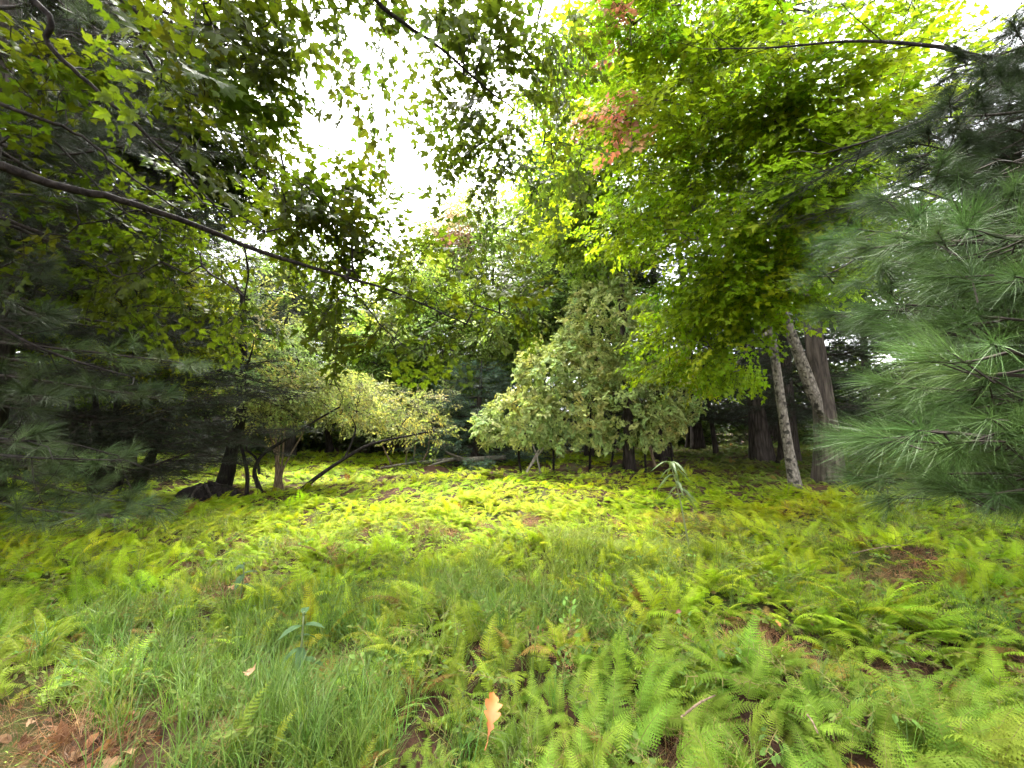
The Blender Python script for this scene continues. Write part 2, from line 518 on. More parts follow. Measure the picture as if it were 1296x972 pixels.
# ------------------------------------------------------------------ woody skeletons
def skeleton(starts, targets, arch=0.12, bias=0.0, roots=None):
    """join every target to the nearest wood, nearest first; returns nodes, parents, ids"""
    nodes = [np.asarray(p, float) for p in starts]
    par = [-1] * len(nodes)
    rid = list(roots) if roots is not None else [0] * len(nodes)
    T = np.asarray(targets, float)
    A = np.array(nodes)
    d0 = np.min(np.linalg.norm(T[:, None] - A[None], axis=2), axis=1)
    tid = np.zeros(len(T), int)
    arr = np.zeros((len(nodes) + 3 * len(T), 3)); arr[:len(nodes)] = A; cnt = len(nodes)
    for i in np.argsort(d0):
        d = np.linalg.norm(arr[:cnt] - T[i], axis=1)
        if bias: d = d + bias * np.maximum(0, arr[:cnt, 2] - T[i][2] + 0.2)
        j = int(np.argmin(d))
        a = arr[j]; b = T[i]; L_ = np.linalg.norm(b - a)
        last = j
        for t in (0.35, 0.7):
            m = a * (1 - t) + b * t + rng.normal(0, 0.05 * L_, 3); m[2] += arch * L_ * math.sin(math.pi * t)
            arr[cnt] = m; par.append(last); rid.append(rid[j]); last = cnt; cnt += 1
        arr[cnt] = b; par.append(last); rid.append(rid[j]); tid[i] = cnt; cnt += 1
    return arr[:cnt], par, rid, tid

def wood(mb_of, nodes, par, rid, nstart, r_tip, power=0.45, rmax=0.2, sides=5):
    n = len(nodes); w = np.zeros(n)
    kids = np.zeros(n, int)
    for i in range(n - 1, nstart - 1, -1):
        if kids[i] == 0: w[i] = 1
        p = par[i]
        w[p] += w[i]; kids[p] += 1
    r = np.minimum(rmax, r_tip * np.maximum(w, 1) ** power)
    for i in range(nstart, n):
        p = par[i]
        rp = r[p] if p >= nstart else r[i] * 1.15
        tube(mb_of(rid[i]), [nodes[p], nodes[i]], [rp, r[i]], sides, cap=False)

def B(px, py, d, rpx, rpy, rd, w=1.0):
    c = P(px, py, d)
    return (c[0], c[1], c[2], rpx * d / F, rd, rpy * d / F, w)

def in_blobs(blobs, n, shell=0.5):
    w = np.array([b[6] for b in blobs], float); w /= w.sum()
    k = rng.choice(len(blobs), n, p=w)
    b = np.array([x[:6] for x in blobs])[k]
    d = rng.normal(0, 1, (n, 3)); d /= np.linalg.norm(d, axis=1)[:, None]
    r = rng.random(n) ** (1 / 3 * (1 - shell) + 0.05)
    return b[:, :3] + d * r[:, None] * b[:, 3:6], k

def tree(name, label, base, path, r0, r1, blobs, nclump, per, crad, coll, scale, col, bark, group=None,
         flat=0.5, outward=0.7, droop=0.25, up=0.8, vj=0.22, hj=0.12, limb_r=0.012, start=0.45, rough=0.06, flare=0.5,
         sides=12, redpatch=None, cat='tree', shell=0.5, extra=None, bias=0.3, zmin=0.0):
    base = np.asarray(base, float)
    t = thing(name, label, cat, base, group)
    pts = resample(path, 26)
    mb = MB()
    tube(mb, pts, np.linspace(1, 0, 26) ** 0.8 * (r0 - r1) + r1, sides, rough, flare=flare)
    if extra: extra(mb)
    clump, kb = in_blobs(blobs, nclump, shell)
    clump[:, 2] = np.maximum(clump[:, 2], gz(clump[:, 0], clump[:, 1]) + 0.35)
    st = pts[int(26 * start):]
    nodes, par, rid, tid = skeleton(st, clump, bias=bias)
    wood(lambda k: mb, nodes, par, rid, len(st), limb_r, rmax=r0 * 0.6)
    link('trunk', mb.mesh('trunk', [bark], origin=base), t)
    # sprays in flat layers round every limb end
    n = nclump * per
    c = np.repeat(clump, per, axis=0)
    off = rng.normal(0, 1, (n, 3)); off /= np.linalg.norm(off, axis=1)[:, None]
    off *= (rng.random(n) ** 0.5)[:, None] * crad
    off[:, 2] *= flat
    pos = c + off
    ax = pts[-1] * 0.5 + pts[int(26 * start)] * 0.5
    ow = c - ax; ow[:, 2] *= 0.2; ow /= np.linalg.norm(ow, axis=1)[:, None] + 1e-9
    d = ow * outward + off / crad + rng.normal(0, 0.35, (n, 3)); d[:, 2] -= droop
    nr = rng.normal(0, 1 - up * 0.6, (n, 3)) * 0.6; nr[:, 2] += 1; nr += ow * 0.25
    cc = np.repeat(jitter(col, nclump, vj, hj), per, axis=0) * np.exp(rng.normal(0, 0.12, (n, 1)))
    if redpatch:
        for (rc, rr, rcol) in redpatch:
            k = np.linalg.norm((pos - rc) / rr, axis=1) < 1
            cc[k] = jitter(rcol, int(k.sum()), 0.2, 0.15)
    pos[:, 2] = np.maximum(pos[:, 2], np.maximum(gz(pos[:, 0], pos[:, 1]) + 0.12, zmin * rng.uniform(0.85, 1.35, n)))
    scatter('crown', coll, pos, eul(d, nr), scale * rng.uniform(0.75, 1.25, n), cc, t, base)
    return t

def pine_bough(mb, start, tip, r0, ntw, twl, sag=0.1, tpt=4, curl=0.15, first=0.25):
    """woody bough with side twigs; returns tufts (pos, dir, normal)"""
    start = np.asarray(start, float); tip = np.asarray(tip, float)
    L_ = np.linalg.norm(tip - start)
    mid = (start + tip) / 2 + np.array([0, 0, -sag * L_]) + rng.normal(0, 0.03 * L_, 3)
    pts = resample([start, mid, tip], 14)
    tube(mb, pts, np.linspace(r0, 0.0035, 14), 6, 0.05)
    out = []
    axis = tip - start; axis /= L_
    sidev = np.cross(axis, [0, 0, 1]); sidev /= np.linalg.norm(sidev) + 1e-9
    def twig(p, d, l, k):
        e = p + d * l + np.array([0, 0, curl * l * 0.6])
        m = (p + e) / 2 - np.array([0, 0, 0.08 * l])
        q = resample([p, m, e], 6)
        tube(mb, q, np.linspace(0.0045, 0.002, 6), 4, cap=False)
        for j in range(k):
            t = 1 - 0.62 * j / max(1, k)
            x = t * 5; i = min(int(x), 4); u = x - i
            pp = q[i] * (1 - u) + q[i + 1] * u
            dd = q[i + 1] - q[i]; dd = dd / np.linalg.norm(dd)
            if j:
                dd = dd + sidev * 0 + rng.normal(0, 0.45, 3); dd[2] += 0.1
                dd /= np.linalg.norm(dd)
                pp = pp + dd * 0.05
            out.append((pp, dd, np.array([0, 0, 1]) + rng.normal(0, 0.4, 3)))
    for k in range(ntw):
        t = first + (1 - first) * k / ntw
        x = t * 13; i = min(int(x), 12); u = x - i
        p = pts[i] * (1 - u) + pts[i + 1] * u
        s = 1 if k % 2 else -1
        ang = R(rng.uniform(35, 65))
        d = axis * math.cos(ang) + sidev * s * math.sin(ang) + np.array([0, 0, rng.normal(0.0, 0.18)])
        d /= np.linalg.norm(d)
        twig(p, d, twl * (1.15 - 0.75 * t) * rng.uniform(0.7, 1.2), tpt)
    out.append((pts[-1], axis + np.array([0, 0, 0.15]), np.array([0, 0, 1.0])))
    return out

def far_pine(name, label, base, top, r0, z0, blen, whorls, per_whorl, col, bark, plume_scale=1.0, group=None, droop=0.12, lean_path=None, dens=5, extra=None, az_keep=None):
    """a standing pine: trunk, whorls of level boughs feathered with plumes"""
    base = np.asarray(base, float); top = np.asarray(top, float)
    t = thing(name, label, 'tree', base, group)
    pts = resample(lean_path if lean_path is not None else [base - [0, 0, 0.15], (base + top) / 2, top], 30)
    mb = MB()
    tube(mb, pts, (1 - np.linspace(0, 1, 30)) ** 0.8 * r0 + 0.02, 16, 0.07, flare=0.55)
    parts = extra(mb, t, base) if extra else None
    pp, dd, nn, cc = [], [], [], []
    H = top[2] - base[2]
    for w in range(whorls):
        s = w / max(1, whorls - 1)
        z = base[2] + z0 + (H - z0 - 0.4) * s
        fr = np.interp(z, pts[:, 2], np.arange(30)); i = min(int(fr), 28); c = pts[i] * (1 - fr + i) + pts[i + 1] * (fr - i)
        bl = blen * (1 - 0.75 * s ** 1.3)
        a0 = rng.uniform(0, 6.28)
        cl = jitter(col, 1, 0.2, 0.06)[0]
        for b in range(per_whorl):
            a = a0 + 6.283 * b / per_whorl + rng.normal(0, 0.25)
            if az_keep is not None and not az_keep(a): continue
            l = bl * rng.uniform(0.7, 1.15)
            d = np.array([math.cos(a), math.sin(a), rng.uniform(-0.12, 0.12) + 0.25 * s])
            e = c + d * l
            m = (c + e) / 2 - np.array([0, 0, droop * l])
            q = resample([c, m, e], 7)
            tube(mb, q, np.linspace(0.02 + 0.012 * l * 0.5, 0.006, 7), 5, cap=False)
            k = int(dens * l) + 2
            for j in range(k):
                u = 0.25 + 0.75 * (j + rng.random()) / k
                x = u * 6; i2 = min(int(x), 5); f = x - i2
                p = q[i2] * (1 - f) + q[i2 + 1] * f
                sd_ = 1 if j % 2 else -1
                lat = np.array([-d[1], d[0], 0]) * sd_
                dv = np.array([d[0], d[1], 0]) * 0.8 + lat * rng.uniform(0.1, 1.1) * (1.1 - u * 0.7) + np.array([0, 0, rng.normal(0.02, 0.18)])
                pp.append(p); dd.append(dv); nn.append(np.array([0, 0, 1]) + rng.normal(0, 0.25, 3)); cc.append(cl * math.exp(rng.normal(0, 0.12)))
    link('trunk', mb.mesh('trunk', [bark], origin=base), t)
    pp = np.array(pp)
    pp[:, 2] = np.maximum(pp[:, 2], gz(pp[:, 0], pp[:, 1]) + 0.15)
    scatter('needles', C_PLUME, pp, eul(np.array(dd), np.array(nn)), plume_scale * rng.uniform(0.75, 1.25, len(pp)), np.array(cc), t, base)
    return t
#SPLIT
# ================================================================== the setting
def ground_material():
    m, nt, N, L, b, out = nodemat('forest_floor')
    tc = N.new('ShaderNodeTexCoord')
    n1 = N.new('ShaderNodeTexNoise'); n1.inputs['Scale'].default_value = 14; n1.inputs['Detail'].default_value = 9; n1.inputs['Roughness'].default_value = 0.7
    n2 = N.new('ShaderNodeTexNoise'); n2.inputs['Scale'].default_value = 0.9; n2.inputs['Detail'].default_value = 4
    L.new(tc.outputs['Object'], n1.inputs['Vector']); L.new(tc.outputs['Object'], n2.inputs['Vector'])
    cr = N.new('ShaderNodeValToRGB')
    e = cr.color_ramp.elements
    e[0].position = 0.3; e[0].color = (0.010, 0.006, 0.004, 1)
    e[1].position = 0.7; e[1].color = (0.060, 0.030, 0.017, 1)
    L.new(n1.outputs['Fac'], cr.inputs[0])
    c2 = N.new('ShaderNodeValToRGB'); c2.color_ramp.elements[0].position = 0.5; c2.color_ramp.elements[1].position = 0.62
    L.new(n2.outputs['Fac'], c2.inputs[0])
    mx = N.new('ShaderNodeMixRGB'); mx.inputs[2].default_value = (0.035, 0.045, 0.010, 1)
    L.new(c2.outputs[0], mx.inputs[0]); L.new(cr.outputs[0], mx.inputs[1])
    L.new(mx.outputs[0], b.inputs['Base Color'])
    b.inputs['Roughness'].default_value = 1.0; b.inputs['Specular IOR Level'].default_value = 0.1
    bp = N.new('ShaderNodeBump'); bp.inputs['Strength'].default_value = 0.8; bp.inputs['Distance'].default_value = 0.04
    L.new(n1.outputs['Fac'], bp.inputs['Height']); L.new(bp.outputs[0], b.inputs['Normal'])
    return m

def axis(lo, hi, fine, step, far):
    a = np.arange(lo, hi + 1e-6, step)
    g = np.geomspace(1, far, 14)
    return np.concatenate([lo - g[::-1], a, hi + g])
gx = axis(-16, 16, 0, 0.22, 500); gy = axis(-3, 26, 0, 0.22, 500)
X_, Y_ = np.meshgrid(gx, gy)
Z_ = gz(X_, Y_)
mb = MB()
nx, ny = len(gx), len(gy)
idx = np.arange(nx * ny).reshape(ny, nx)
fc = np.stack([idx[:-1, :-1], idx[:-1, 1:], idx[1:, 1:], idx[1:, :-1]], -1).reshape(-1, 4)
mb.add(np.stack([X_, Y_, Z_], -1).reshape(-1, 3), fc)
ground = link('ground', mb.mesh('ground', [ground_material()]))
ground['kind'] = 'structure'

# ------------------------------------------------------------------ the meadow's patches
BARE = [(-2.3, 1.85, 0.85, 0.48), (-1.75, 1.3, 0.75, 0.42), (3.55, 4.1, 0.55, 0.3), (1.62, 2.85, 0.36, 0.2), (3.2, 2.6, 0.25, 0.2), (0.85, 1.85, 0.22, 0.18), (2.9, 2.1, .25, .15), (1.35, 1.55, .2, .12), (4.2, 5.2, .4, .25), (-3.6, 4.4, .4, .2),
        (-1.2, 2.75, 0.22, 0.14), (-3.0, 3.5, 0.42, 0.2), (2.35, 2.6, 0.3, 0.18), (-0.62, 4.5, 0.35, 0.2), (2.9, 6.5, 0.3, 0.25), (-1.9, 4.6, 0.3, 0.2), (2.2, 1.75, 0.2, 0.15), (0.3, 2.9, 0.2, 0.1)]
_hr = np.random.default_rng(21)
for _k in range(36):
    _y = math.sqrt(_hr.uniform(1.3 ** 2, 7.5 ** 2)); _x = _hr.uniform(-1.1, 1.25) * _y; _s = _hr.uniform(0.08, 0.2) * (0.7 + 0.12 * _y)
    BARE.append((_x, _y, _s * _hr.uniform(1, 2.2), _s * .8))
def vigour(x, y):
    """how tall the ferns grow: clumps and low places"""
    v = np.sin(2.9 * x + 1.3 * y + 0.7 * np.sin(1.7 * y)) * np.sin(2.6 * y - 1.1 * x + 0.8 * np.sin(2.1 * x)) + 0.6 * np.sin(5.3 * x - 2.2 * y) * np.sin(4.7 * y + 1.9 * x)
    return np.clip(1.0 + 0.42 * v, 0.5, 1.6)
def bareness(x, y):
    b = np.zeros_like(x)
    for cx, cy, rx, ry in BARE:
        b = np.maximum(b, np.exp(-(((x - cx) / rx) ** 2 + ((y - cy) / ry) ** 2) ** 2))
    return b
def grassiness(x, y):
    u = x / np.maximum(y, 0.4)
    g = np.exp(-((u + 0.66) / 0.36) ** 4) * np.clip((3.8 - y) / 1.0, 0, 1)
    g = np.maximum(g, 0.75 * np.exp(-(((x + 0.2) / 0.9) ** 2 + ((y - 3.5) / 0.7) ** 2)))
    g = np.maximum(g, 0.6 * np.exp(-(((x - 1.2) / 0.9) ** 2 + ((y - 4.6) / 0.7) ** 2)))
    return g
AMBER = [(0.8, 7.0, 1.1, 0.9), (-0.5, 4.7, 0.6, 0.35), (2.6, 6.3, 0.8, 0.6), (2.0, 2.7, 0.5, 0.25), (0.9, 3.2, 0.4, 0.2), (3.9, 4.4, 0.5, 0.3), (-0.4, 8.5, .9, .5), (2.2, 8.2, .8, .5), (-1.6, 6.0, .5, .3), (4.6, 6.8, .6, .4), (-3.2, 7.8, 0.5, 0.5), (-2.6, 3.7, 0.5, 0.25)]
def amber(x, y):
    b = np.zeros_like(x)
    for cx, cy, rx, ry in AMBER:
        b = np.maximum(b, np.exp(-(((x - cx) / rx) ** 2 + ((y - cy) / ry) ** 2)))
    return b
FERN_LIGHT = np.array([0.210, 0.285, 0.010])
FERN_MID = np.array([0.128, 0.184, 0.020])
FERN_SHADED = np.array([0.060, 0.085, 0.014])
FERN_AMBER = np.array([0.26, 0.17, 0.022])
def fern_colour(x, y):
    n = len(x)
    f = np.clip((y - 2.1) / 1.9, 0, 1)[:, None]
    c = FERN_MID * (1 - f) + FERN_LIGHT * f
    w = np.clip((x - 4.5) / 3, 0, 1)[:, None] * np.clip((y - 8.5) / 2, 0, 1)[:, None]  # shade of the right-hand wood, mixed into the colour of its ferns
    c = c * (1 - w) + FERN_SHADED * w
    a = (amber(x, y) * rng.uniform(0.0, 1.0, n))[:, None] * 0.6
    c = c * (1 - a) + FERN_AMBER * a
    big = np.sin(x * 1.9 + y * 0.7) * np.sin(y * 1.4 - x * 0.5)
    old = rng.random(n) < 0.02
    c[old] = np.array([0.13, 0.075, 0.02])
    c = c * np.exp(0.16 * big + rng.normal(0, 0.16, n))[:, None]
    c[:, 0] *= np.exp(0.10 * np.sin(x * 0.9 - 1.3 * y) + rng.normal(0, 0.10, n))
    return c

def in_view(n, y0, y1, wide=1.36, pad=0.8):
    """n points spread evenly over the wedge of ground ahead of the camera"""
    y = np.sqrt(rng.uniform(y0 ** 2, y1 ** 2, n))
    x = rng.uniform(-1, 1, n) * (wide * y + pad)
    return x, y

def frond_angles(x, y, n, spread=0.35):
    az = rng.uniform(0, 2 * math.pi, n)
    sway = np.arctan2(np.sin(x * 0.7 + y), np.cos(y * 0.6 - x * 0.4))
    az = np.where(rng.random(n) < 0.6, sway + rng.normal(0, 0.6, n), az)
    return np.stack([rng.normal(0, spread * 0.5, n), np.where(y > 5, rng.normal(0.7, spread, n), rng.normal(0.35, spread, n)), az], 1)

# ================================================================== standing trees
# --- right: the forest edge
def broken_limb(mb, t, base):
    m2 = MB()
    pts = resample([P(1040, 528, 9.9), P(1026, 490, 9.8), P(1006, 435, 9.7), P(990, 395, 9.6), P(972, 350, 9.6)], 14)
    rr = np.concatenate([[0.06, 0.10, 0.13, 0.14], np.linspace(0.14, 0.10, 10)])
    tube(m2, pts, rr, 10, 0.10)
    o = link('broken_limb', m2.mesh('broken_limb', [M_BARK_PALE], origin=base), t)
    o['label'] = 'pale broken limb hanging down against the thick trunk'
b0 = G(1045, 10.2)
far_pine('pine_tree', 'thick grey-barked pine with a pale broken limb hanging against its trunk', b0, P(985, -160, 10.6), 0.255, 6.5, 3.2, 9, 5, (0.05, 0.075, 0.03), M_BARK_GREY,
         lean_path=[b0 - [0, 0, 0.2], P(1040, 500, 10.2), P(1022, 380, 10.3), P(1003, 250, 10.4), P(985, -160, 10.6)], extra=broken_limb, group='pines at the forest edge')
b0 = G(962, 14.5)
far_pine('pine_tree', 'dark furrowed pine trunk behind the slender mottled maple trunk', b0, P(930, -60, 15), 0.29, 5.0, 4.0, 9, 5, (0.03, 0.05, 0.02), M_BARK_DARK,
         lean_path=[b0 - [0, 0, 0.2], P(955, 500, 14.5), P(945, 420, 14.5), P(932, 250, 14.6), P(930, -60, 15)], group='pines at the forest edge')
b0 = G(1002, 9.0)
MAPLE_BLOBS = [B(810, 110, 7, 70, 90, 1.4, 1.6), B(885, 50, 6, 110, 60, 1.2, 1.8), B(960, 110, 5.6, 80, 60, 1.1, 1.5), B(850, 250, 7.3, 60, 55, 1.2, 1.2), B(815, 300, 7.6, 45, 40, 1.2, 0.8),
               B(900, 330, 7, 90, 32, 1.2, 1.2), B(885, 385, 8, 55, 30, 1.2, 0.9), B(1010, 190, 6, 60, 60, 1.0, 1.0), B(745, 30, 7, 45, 60, 1.2, 0.9), B(715, 225, 8, 40, 45, 1.2, 0.7),
               B(890, 430, 8.5, 50, 25, 1.0, 0.5), B(930, 200, 6.8, 60, 40, 1, 0.8), B(1050, 270, 6.6, 50, 30, 0.9, 0.5), B(840, 180, 7.0, 70, 50, 1.2, 1.0),
               B(795, 45, 5.4, 12, 40, 0.2, 0.28), B(778, 148, 5.7, 36, 9, 0.2, 0.28), B(800, 195, 5.9, 18, 12, 0.2, 0.24), B(1120, 90, 6, 50, 30, 1, .5),
               B(990, 300, 6.6, 70, 30, 0.9, 0.9), B(950, 385, 7.6, 60, 22, 0.9, 0.7), B(1060, 330, 6.4, 50, 25, .8, .5), B(1045, 250, 5.4, 50, 60, .8, .8), B(1085, 160, 5.4, 50, 40, .8, .6), B(1000, 360, 6.4, 50, 20, .7, .5), B(850, 440, 8.6, 45, 28, .9, .5), B(890, 470, 9.0, 40, 22, .9, .4), B(1020, 120, 5.6, 60, 50, .9, .9), B(1000, 250, 6, 60, 40, .9, .9)]
tree('maple_tree', 'tall maple with bright yellow-green crown and slender mottled trunk at the forest edge', b0,
     [b0 - [0, 0, 0.1], P(992, 530, 9.0), P(976, 420, 9.0), P(960, 330, 8.7), P(925, 180, 8.0), P(900, 20, 7.4)], 0.105, 0.03, MAPLE_BLOBS, 310, 11, 0.72, C_MAPLE, 0.9,
     (0.175, 0.255, 0.010), M_BARK_PALE, flat=0.2, start=0.4, rough=0.05, flare=0.3, limb_r=0.009,
     redpatch=[(P(795, 45, 5.4), (0.15, 0.5, 0.42), (0.36, 0.15, 0.15)), (P(778, 148, 5.7), (0.42, 0.5, 0.12), (0.38, 0.16, 0.17)), (P(800, 195, 5.9), (0.24, 0.5, 0.16), (0.34, 0.20, 0.11))])
b0 = G(795, 13.5)
tree('maple_tree', 'dark green maple rising behind the vine-covered mound', b0, [b0 - [0, 0, .1], P(790, 420, 13.5), P(770, 200, 13), P(760, 0, 13)], 0.16, 0.04,
     [B(770, 60, 12, 60, 80, 2.0, 1.2), B(730, 220, 12.5, 50, 50, 1.8), B(800, 230, 12, 60, 60, 1.8), B(700, 120, 13, 25, 60, 1.5, 0.5), B(760, 300, 13, 60, 40, 1.6), B(870, 130, 12, 60, 70, 2), B(930, 60, 12.5, 60, 60, 2), B(900, 240, 12, 50, 40, 1.6), B(715, 250, 12.5, 45, 45, 1.5), B(750, 160, 12, 40, 60, 1.5)], 165, 14, 0.9, C_MAPLE, 1.15,
     (0.10, 0.14, 0.014), M_BARK_DARK)
# slim dark poles and pale saplings inside the wood
for k, (px, d, h, rr, lean, bark, lab) in enumerate([
        (905, 17.5, 7, 0.10, -6, M_BARK_DARK, 'thin dark sapling in the shade left of the furrowed pine'),
        (828, 14.2, 3.4, 0.05, -14, M_BARK_TAN, 'thin tan sapling stem at the right end of the vine mound'),
        (1095, 15.5, 9, 0.16, 4, M_BARK_DARK, 'dark straight young tree deep in the wood right of the thick pine'),
        (870, 21, 8, 0.14, 3, M_BARK_DARK, 'dark young tree far inside the wood')]):
    b0 = G(px, d)
    tp = b0 + np.array([math.tan(R(lean)) * h, 0.2, h])
    tree('young_tree', lab, b0, [b0 - [0, 0, .1], (b0 + tp) / 2 + [0.06, 0, 0], tp], rr, rr * 0.3, [(tp[0], tp[1], tp[2], 1.4, 1.4, 0.9, 1), (tp[0], tp[1], tp[2] - 1.2, 1.1, 1.1, 0.7, 0.7)], 14, 8, 0.6, C_BROAD, 1.1,
         (0.06, 0.09, 0.02), bark, sides=9)
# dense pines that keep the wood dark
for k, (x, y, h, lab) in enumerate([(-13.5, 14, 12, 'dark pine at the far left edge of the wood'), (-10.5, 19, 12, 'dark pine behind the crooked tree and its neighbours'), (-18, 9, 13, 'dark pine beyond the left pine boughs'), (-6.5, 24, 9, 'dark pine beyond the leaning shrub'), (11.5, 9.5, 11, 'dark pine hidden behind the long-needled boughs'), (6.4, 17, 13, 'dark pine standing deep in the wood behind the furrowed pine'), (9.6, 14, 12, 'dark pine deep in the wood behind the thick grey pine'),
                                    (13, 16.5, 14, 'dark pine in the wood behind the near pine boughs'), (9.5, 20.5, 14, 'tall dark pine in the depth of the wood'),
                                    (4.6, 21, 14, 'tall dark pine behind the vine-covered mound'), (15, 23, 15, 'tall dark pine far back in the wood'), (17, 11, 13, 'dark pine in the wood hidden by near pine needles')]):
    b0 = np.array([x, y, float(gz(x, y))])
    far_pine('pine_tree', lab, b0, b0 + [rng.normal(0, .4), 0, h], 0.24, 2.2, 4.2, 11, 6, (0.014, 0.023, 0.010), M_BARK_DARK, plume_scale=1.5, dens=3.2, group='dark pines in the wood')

# --- centre: vine mound and the trees behind it
b0 = G(745, 13.2)
def vine_mound(base, blobs, npts, col):
    t = thing('vine_mound', 'rounded mound of pale olive vine leaves with a dark hollow beneath', 'vine', base)
    for (a, e) in [((700, 13.0), (690, 535, 12.8)), ((770, 12.6), (790, 520, 12.8)), ((815, 12.9), (830, 520, 13.0)), ((660, 12.9), (665, 548, 12.6)), ((745, 13.4), (765, 400, 13.2)), ((850, 12.9), (850, 500, 12.8))]:
        g = G(*a); q = P(*e); mb = MB()
        tube(mb, resample([g - [0, 0, .1], (g + q) / 2 + rng.normal(0, 0.12, 3), q], 8), np.linspace(0.04, 0.025, 8), 7, 0.1)
        link('stem', mb.mesh('stem', [M_BARK_BLACK], origin=base), t)
    bb = np.array([b[:6] for b in blobs]); w = np.array([b[3] * b[5] + b[3] * b[4] for b in blobs]); w = w / w.sum()
    k = rng.choice(len(bb), npts, p=w); b = bb[k]
    d = rng.normal(0, 1, (npts, 3)); d /= np.linalg.norm(d, axis=1)[:, None]
    lump = 1 + 0.10 * np.sin(d[:, 0] * 7 + k) * np.sin(d[:, 2] * 6 + 2 * k) + rng.normal(0, .045, npts)
    pos = b[:, :3] + d * b[:, 3:6] * lump[:, None]
    ok = d[:, 2] > -0.8
    for m_ in range(len(bb)):
        ok &= ~((np.sum(((pos - bb[m_, :3]) / bb[m_, 3:6]) ** 2, axis=1) < 0.72) & (k != m_))
    pos, d, k = pos[ok], d[ok], k[ok]
    nrm = d / b[ok][:, 3:6]; nrm /= np.linalg.norm(nrm, axis=1)[:, None]
    n = len(pos)
    down = np.array([0, 0, -1.0]) + nrm * nrm[:, 2:3]
    dv = down * 0.45 + rng.normal(0, .6, (n, 3)) + nrm * 0.35
    nv = nrm * 0.7 + rng.normal(0, .34, (n, 3)); nv[:, 2] += 0.75
    patch = np.sin(pos[:, 0] * 1.7 + 2 * pos[:, 2]) * np.sin(pos[:, 2] * 2.1 - pos[:, 0])
    cc = jitter(col, n, .16, .10) * np.exp(0.14 * patch)[:, None]
    cc[:, 0] *= np.exp(0.10 * patch)
    pos[:, 2] = np.maximum(pos[:, 2], 0.72 + rng.uniform(0, .35, n))
    scatter('vine_leaves', C_VINE, pos, eul(dv, nv), rng.uniform(.38, .68, n), cc, t, base)
vine_mound(b0, [B(668, 530, 12.4, 52, 30, 1.3), B(725, 520, 12.5, 62, 55, 1.6), B(790, 518, 12.4, 66, 50, 1.6), B(768, 415, 13, 52, 56, 1.5), B(700, 480, 12.7, 45, 42, 1.4), B(815, 440, 12.9, 46, 52, 1.5), B(645, 543, 12.1, 42, 20, 1.0), B(845, 500, 12.6, 34, 45, 1.2), B(735, 455, 12.9, 35, 45, 1.2)], 6200, (0.225, 0.265, 0.085))
BACK = [
    ('beech_tree', 'pale green tree filling the gap between the pink-tinged tree and the leaning shrubs', 500, 24, [B(500, 410, 24, 60, 55, 2.2), B(475, 345, 24, 45, 35, 2, .6), B(545, 330, 24, 30, 40, 2, .5), B(450, 450, 24, 60, 45, 2.2), B(545, 400, 24, 45, 55, 2), B(530, 470, 23, 60, 40, 2)], (0.12, 0.155, 0.045), C_BROAD, 2.1, 110, 14, 1.3, None),
    ('beech_tree', 'tall green tree behind the vine mound beside the pink-tinged tree', 690, 20, [B(680, 300, 20, 45, 55, 2), B(700, 390, 19, 50, 50, 2), B(650, 430, 19, 50, 45, 2), B(690, 240, 20.5, 30, 40, 1.5, .6)], (0.10, 0.14, 0.03), C_BROAD, 1.9, 120, 14, 1.2, None),
    ('maple_tree', 'tall pale green tree with a patch of pinkish leaves, far behind the clearing', 625, 24, [B(625, 300, 24, 60, 50, 2.5), B(660, 360, 23.5, 70, 50, 2.5), B(590, 380, 23, 60, 40, 2.2), B(580, 310, 23, 24, 34, 1.2, .5)], (0.115, 0.15, 0.045), C_BROAD, 2.2, 130, 14, 1.4, [(P(578, 305, 23), (1.3, 2.0, 1.5), (0.32, 0.20, 0.16))]),
    ('beech_tree', 'yellow-green leafy tree at the back of the clearing behind the low blue pine', 555, 19.5, [B(560, 430, 19, 60, 45, 2), B(500, 450, 19, 60, 40, 2), B(540, 375, 20, 40, 40, 1.6), B(610, 450, 19, 45, 40, 1.6)], (0.11, 0.15, 0.028), C_BROAD, 1.8, 120, 14, 1.1, None),
    ('beech_tree', 'green leafy tree closing the clearing behind the leaning shrubs', 420, 21, [B(420, 430, 21, 70, 50, 2), B(385, 350, 21, 55, 40, 2, .8), B(360, 415, 21, 60, 50, 2), B(470, 490, 20, 60, 35, 1.6)], (0.085, 0.12, 0.028), C_BROAD, 1.9, 130, 14, 1.2, None),
    ('beech_tree', 'mid green tree behind the crooked dark trunk', 260, 17, [B(270, 420, 17, 70, 50, 2), B(200, 440, 16.5, 60, 50, 2), B(320, 470, 17, 50, 40, 1.6)], (0.08, 0.115, 0.025), C_BROAD, 1.7, 110, 14, 1.1, None),
    ('maple_tree', 'leafy tree between the bluish pine and the bright maple, far back', 745, 19, [B(745, 330, 19, 50, 50, 2), B(720, 400, 18, 40, 40, 1.6), B(780, 370, 18, 40, 40, 1.6)], (0.06, 0.09, 0.02), C_BROAD, 1.9, 90, 14, 1.1, None),
    ('beech_tree', 'dark leafy tree at the far left behind the pine boughs', 90, 14, [B(90, 400, 14, 80, 60, 2), B(160, 470, 13.5, 60, 40, 1.6), B(30, 330, 13, 70, 70, 2), B(140, 320, 14, 80, 60, 2), B(220, 300, 15, 60, 60, 2)], (0.065, 0.095, 0.014), C_BROAD, 1.4, 100, 14, 1.0, None),
]
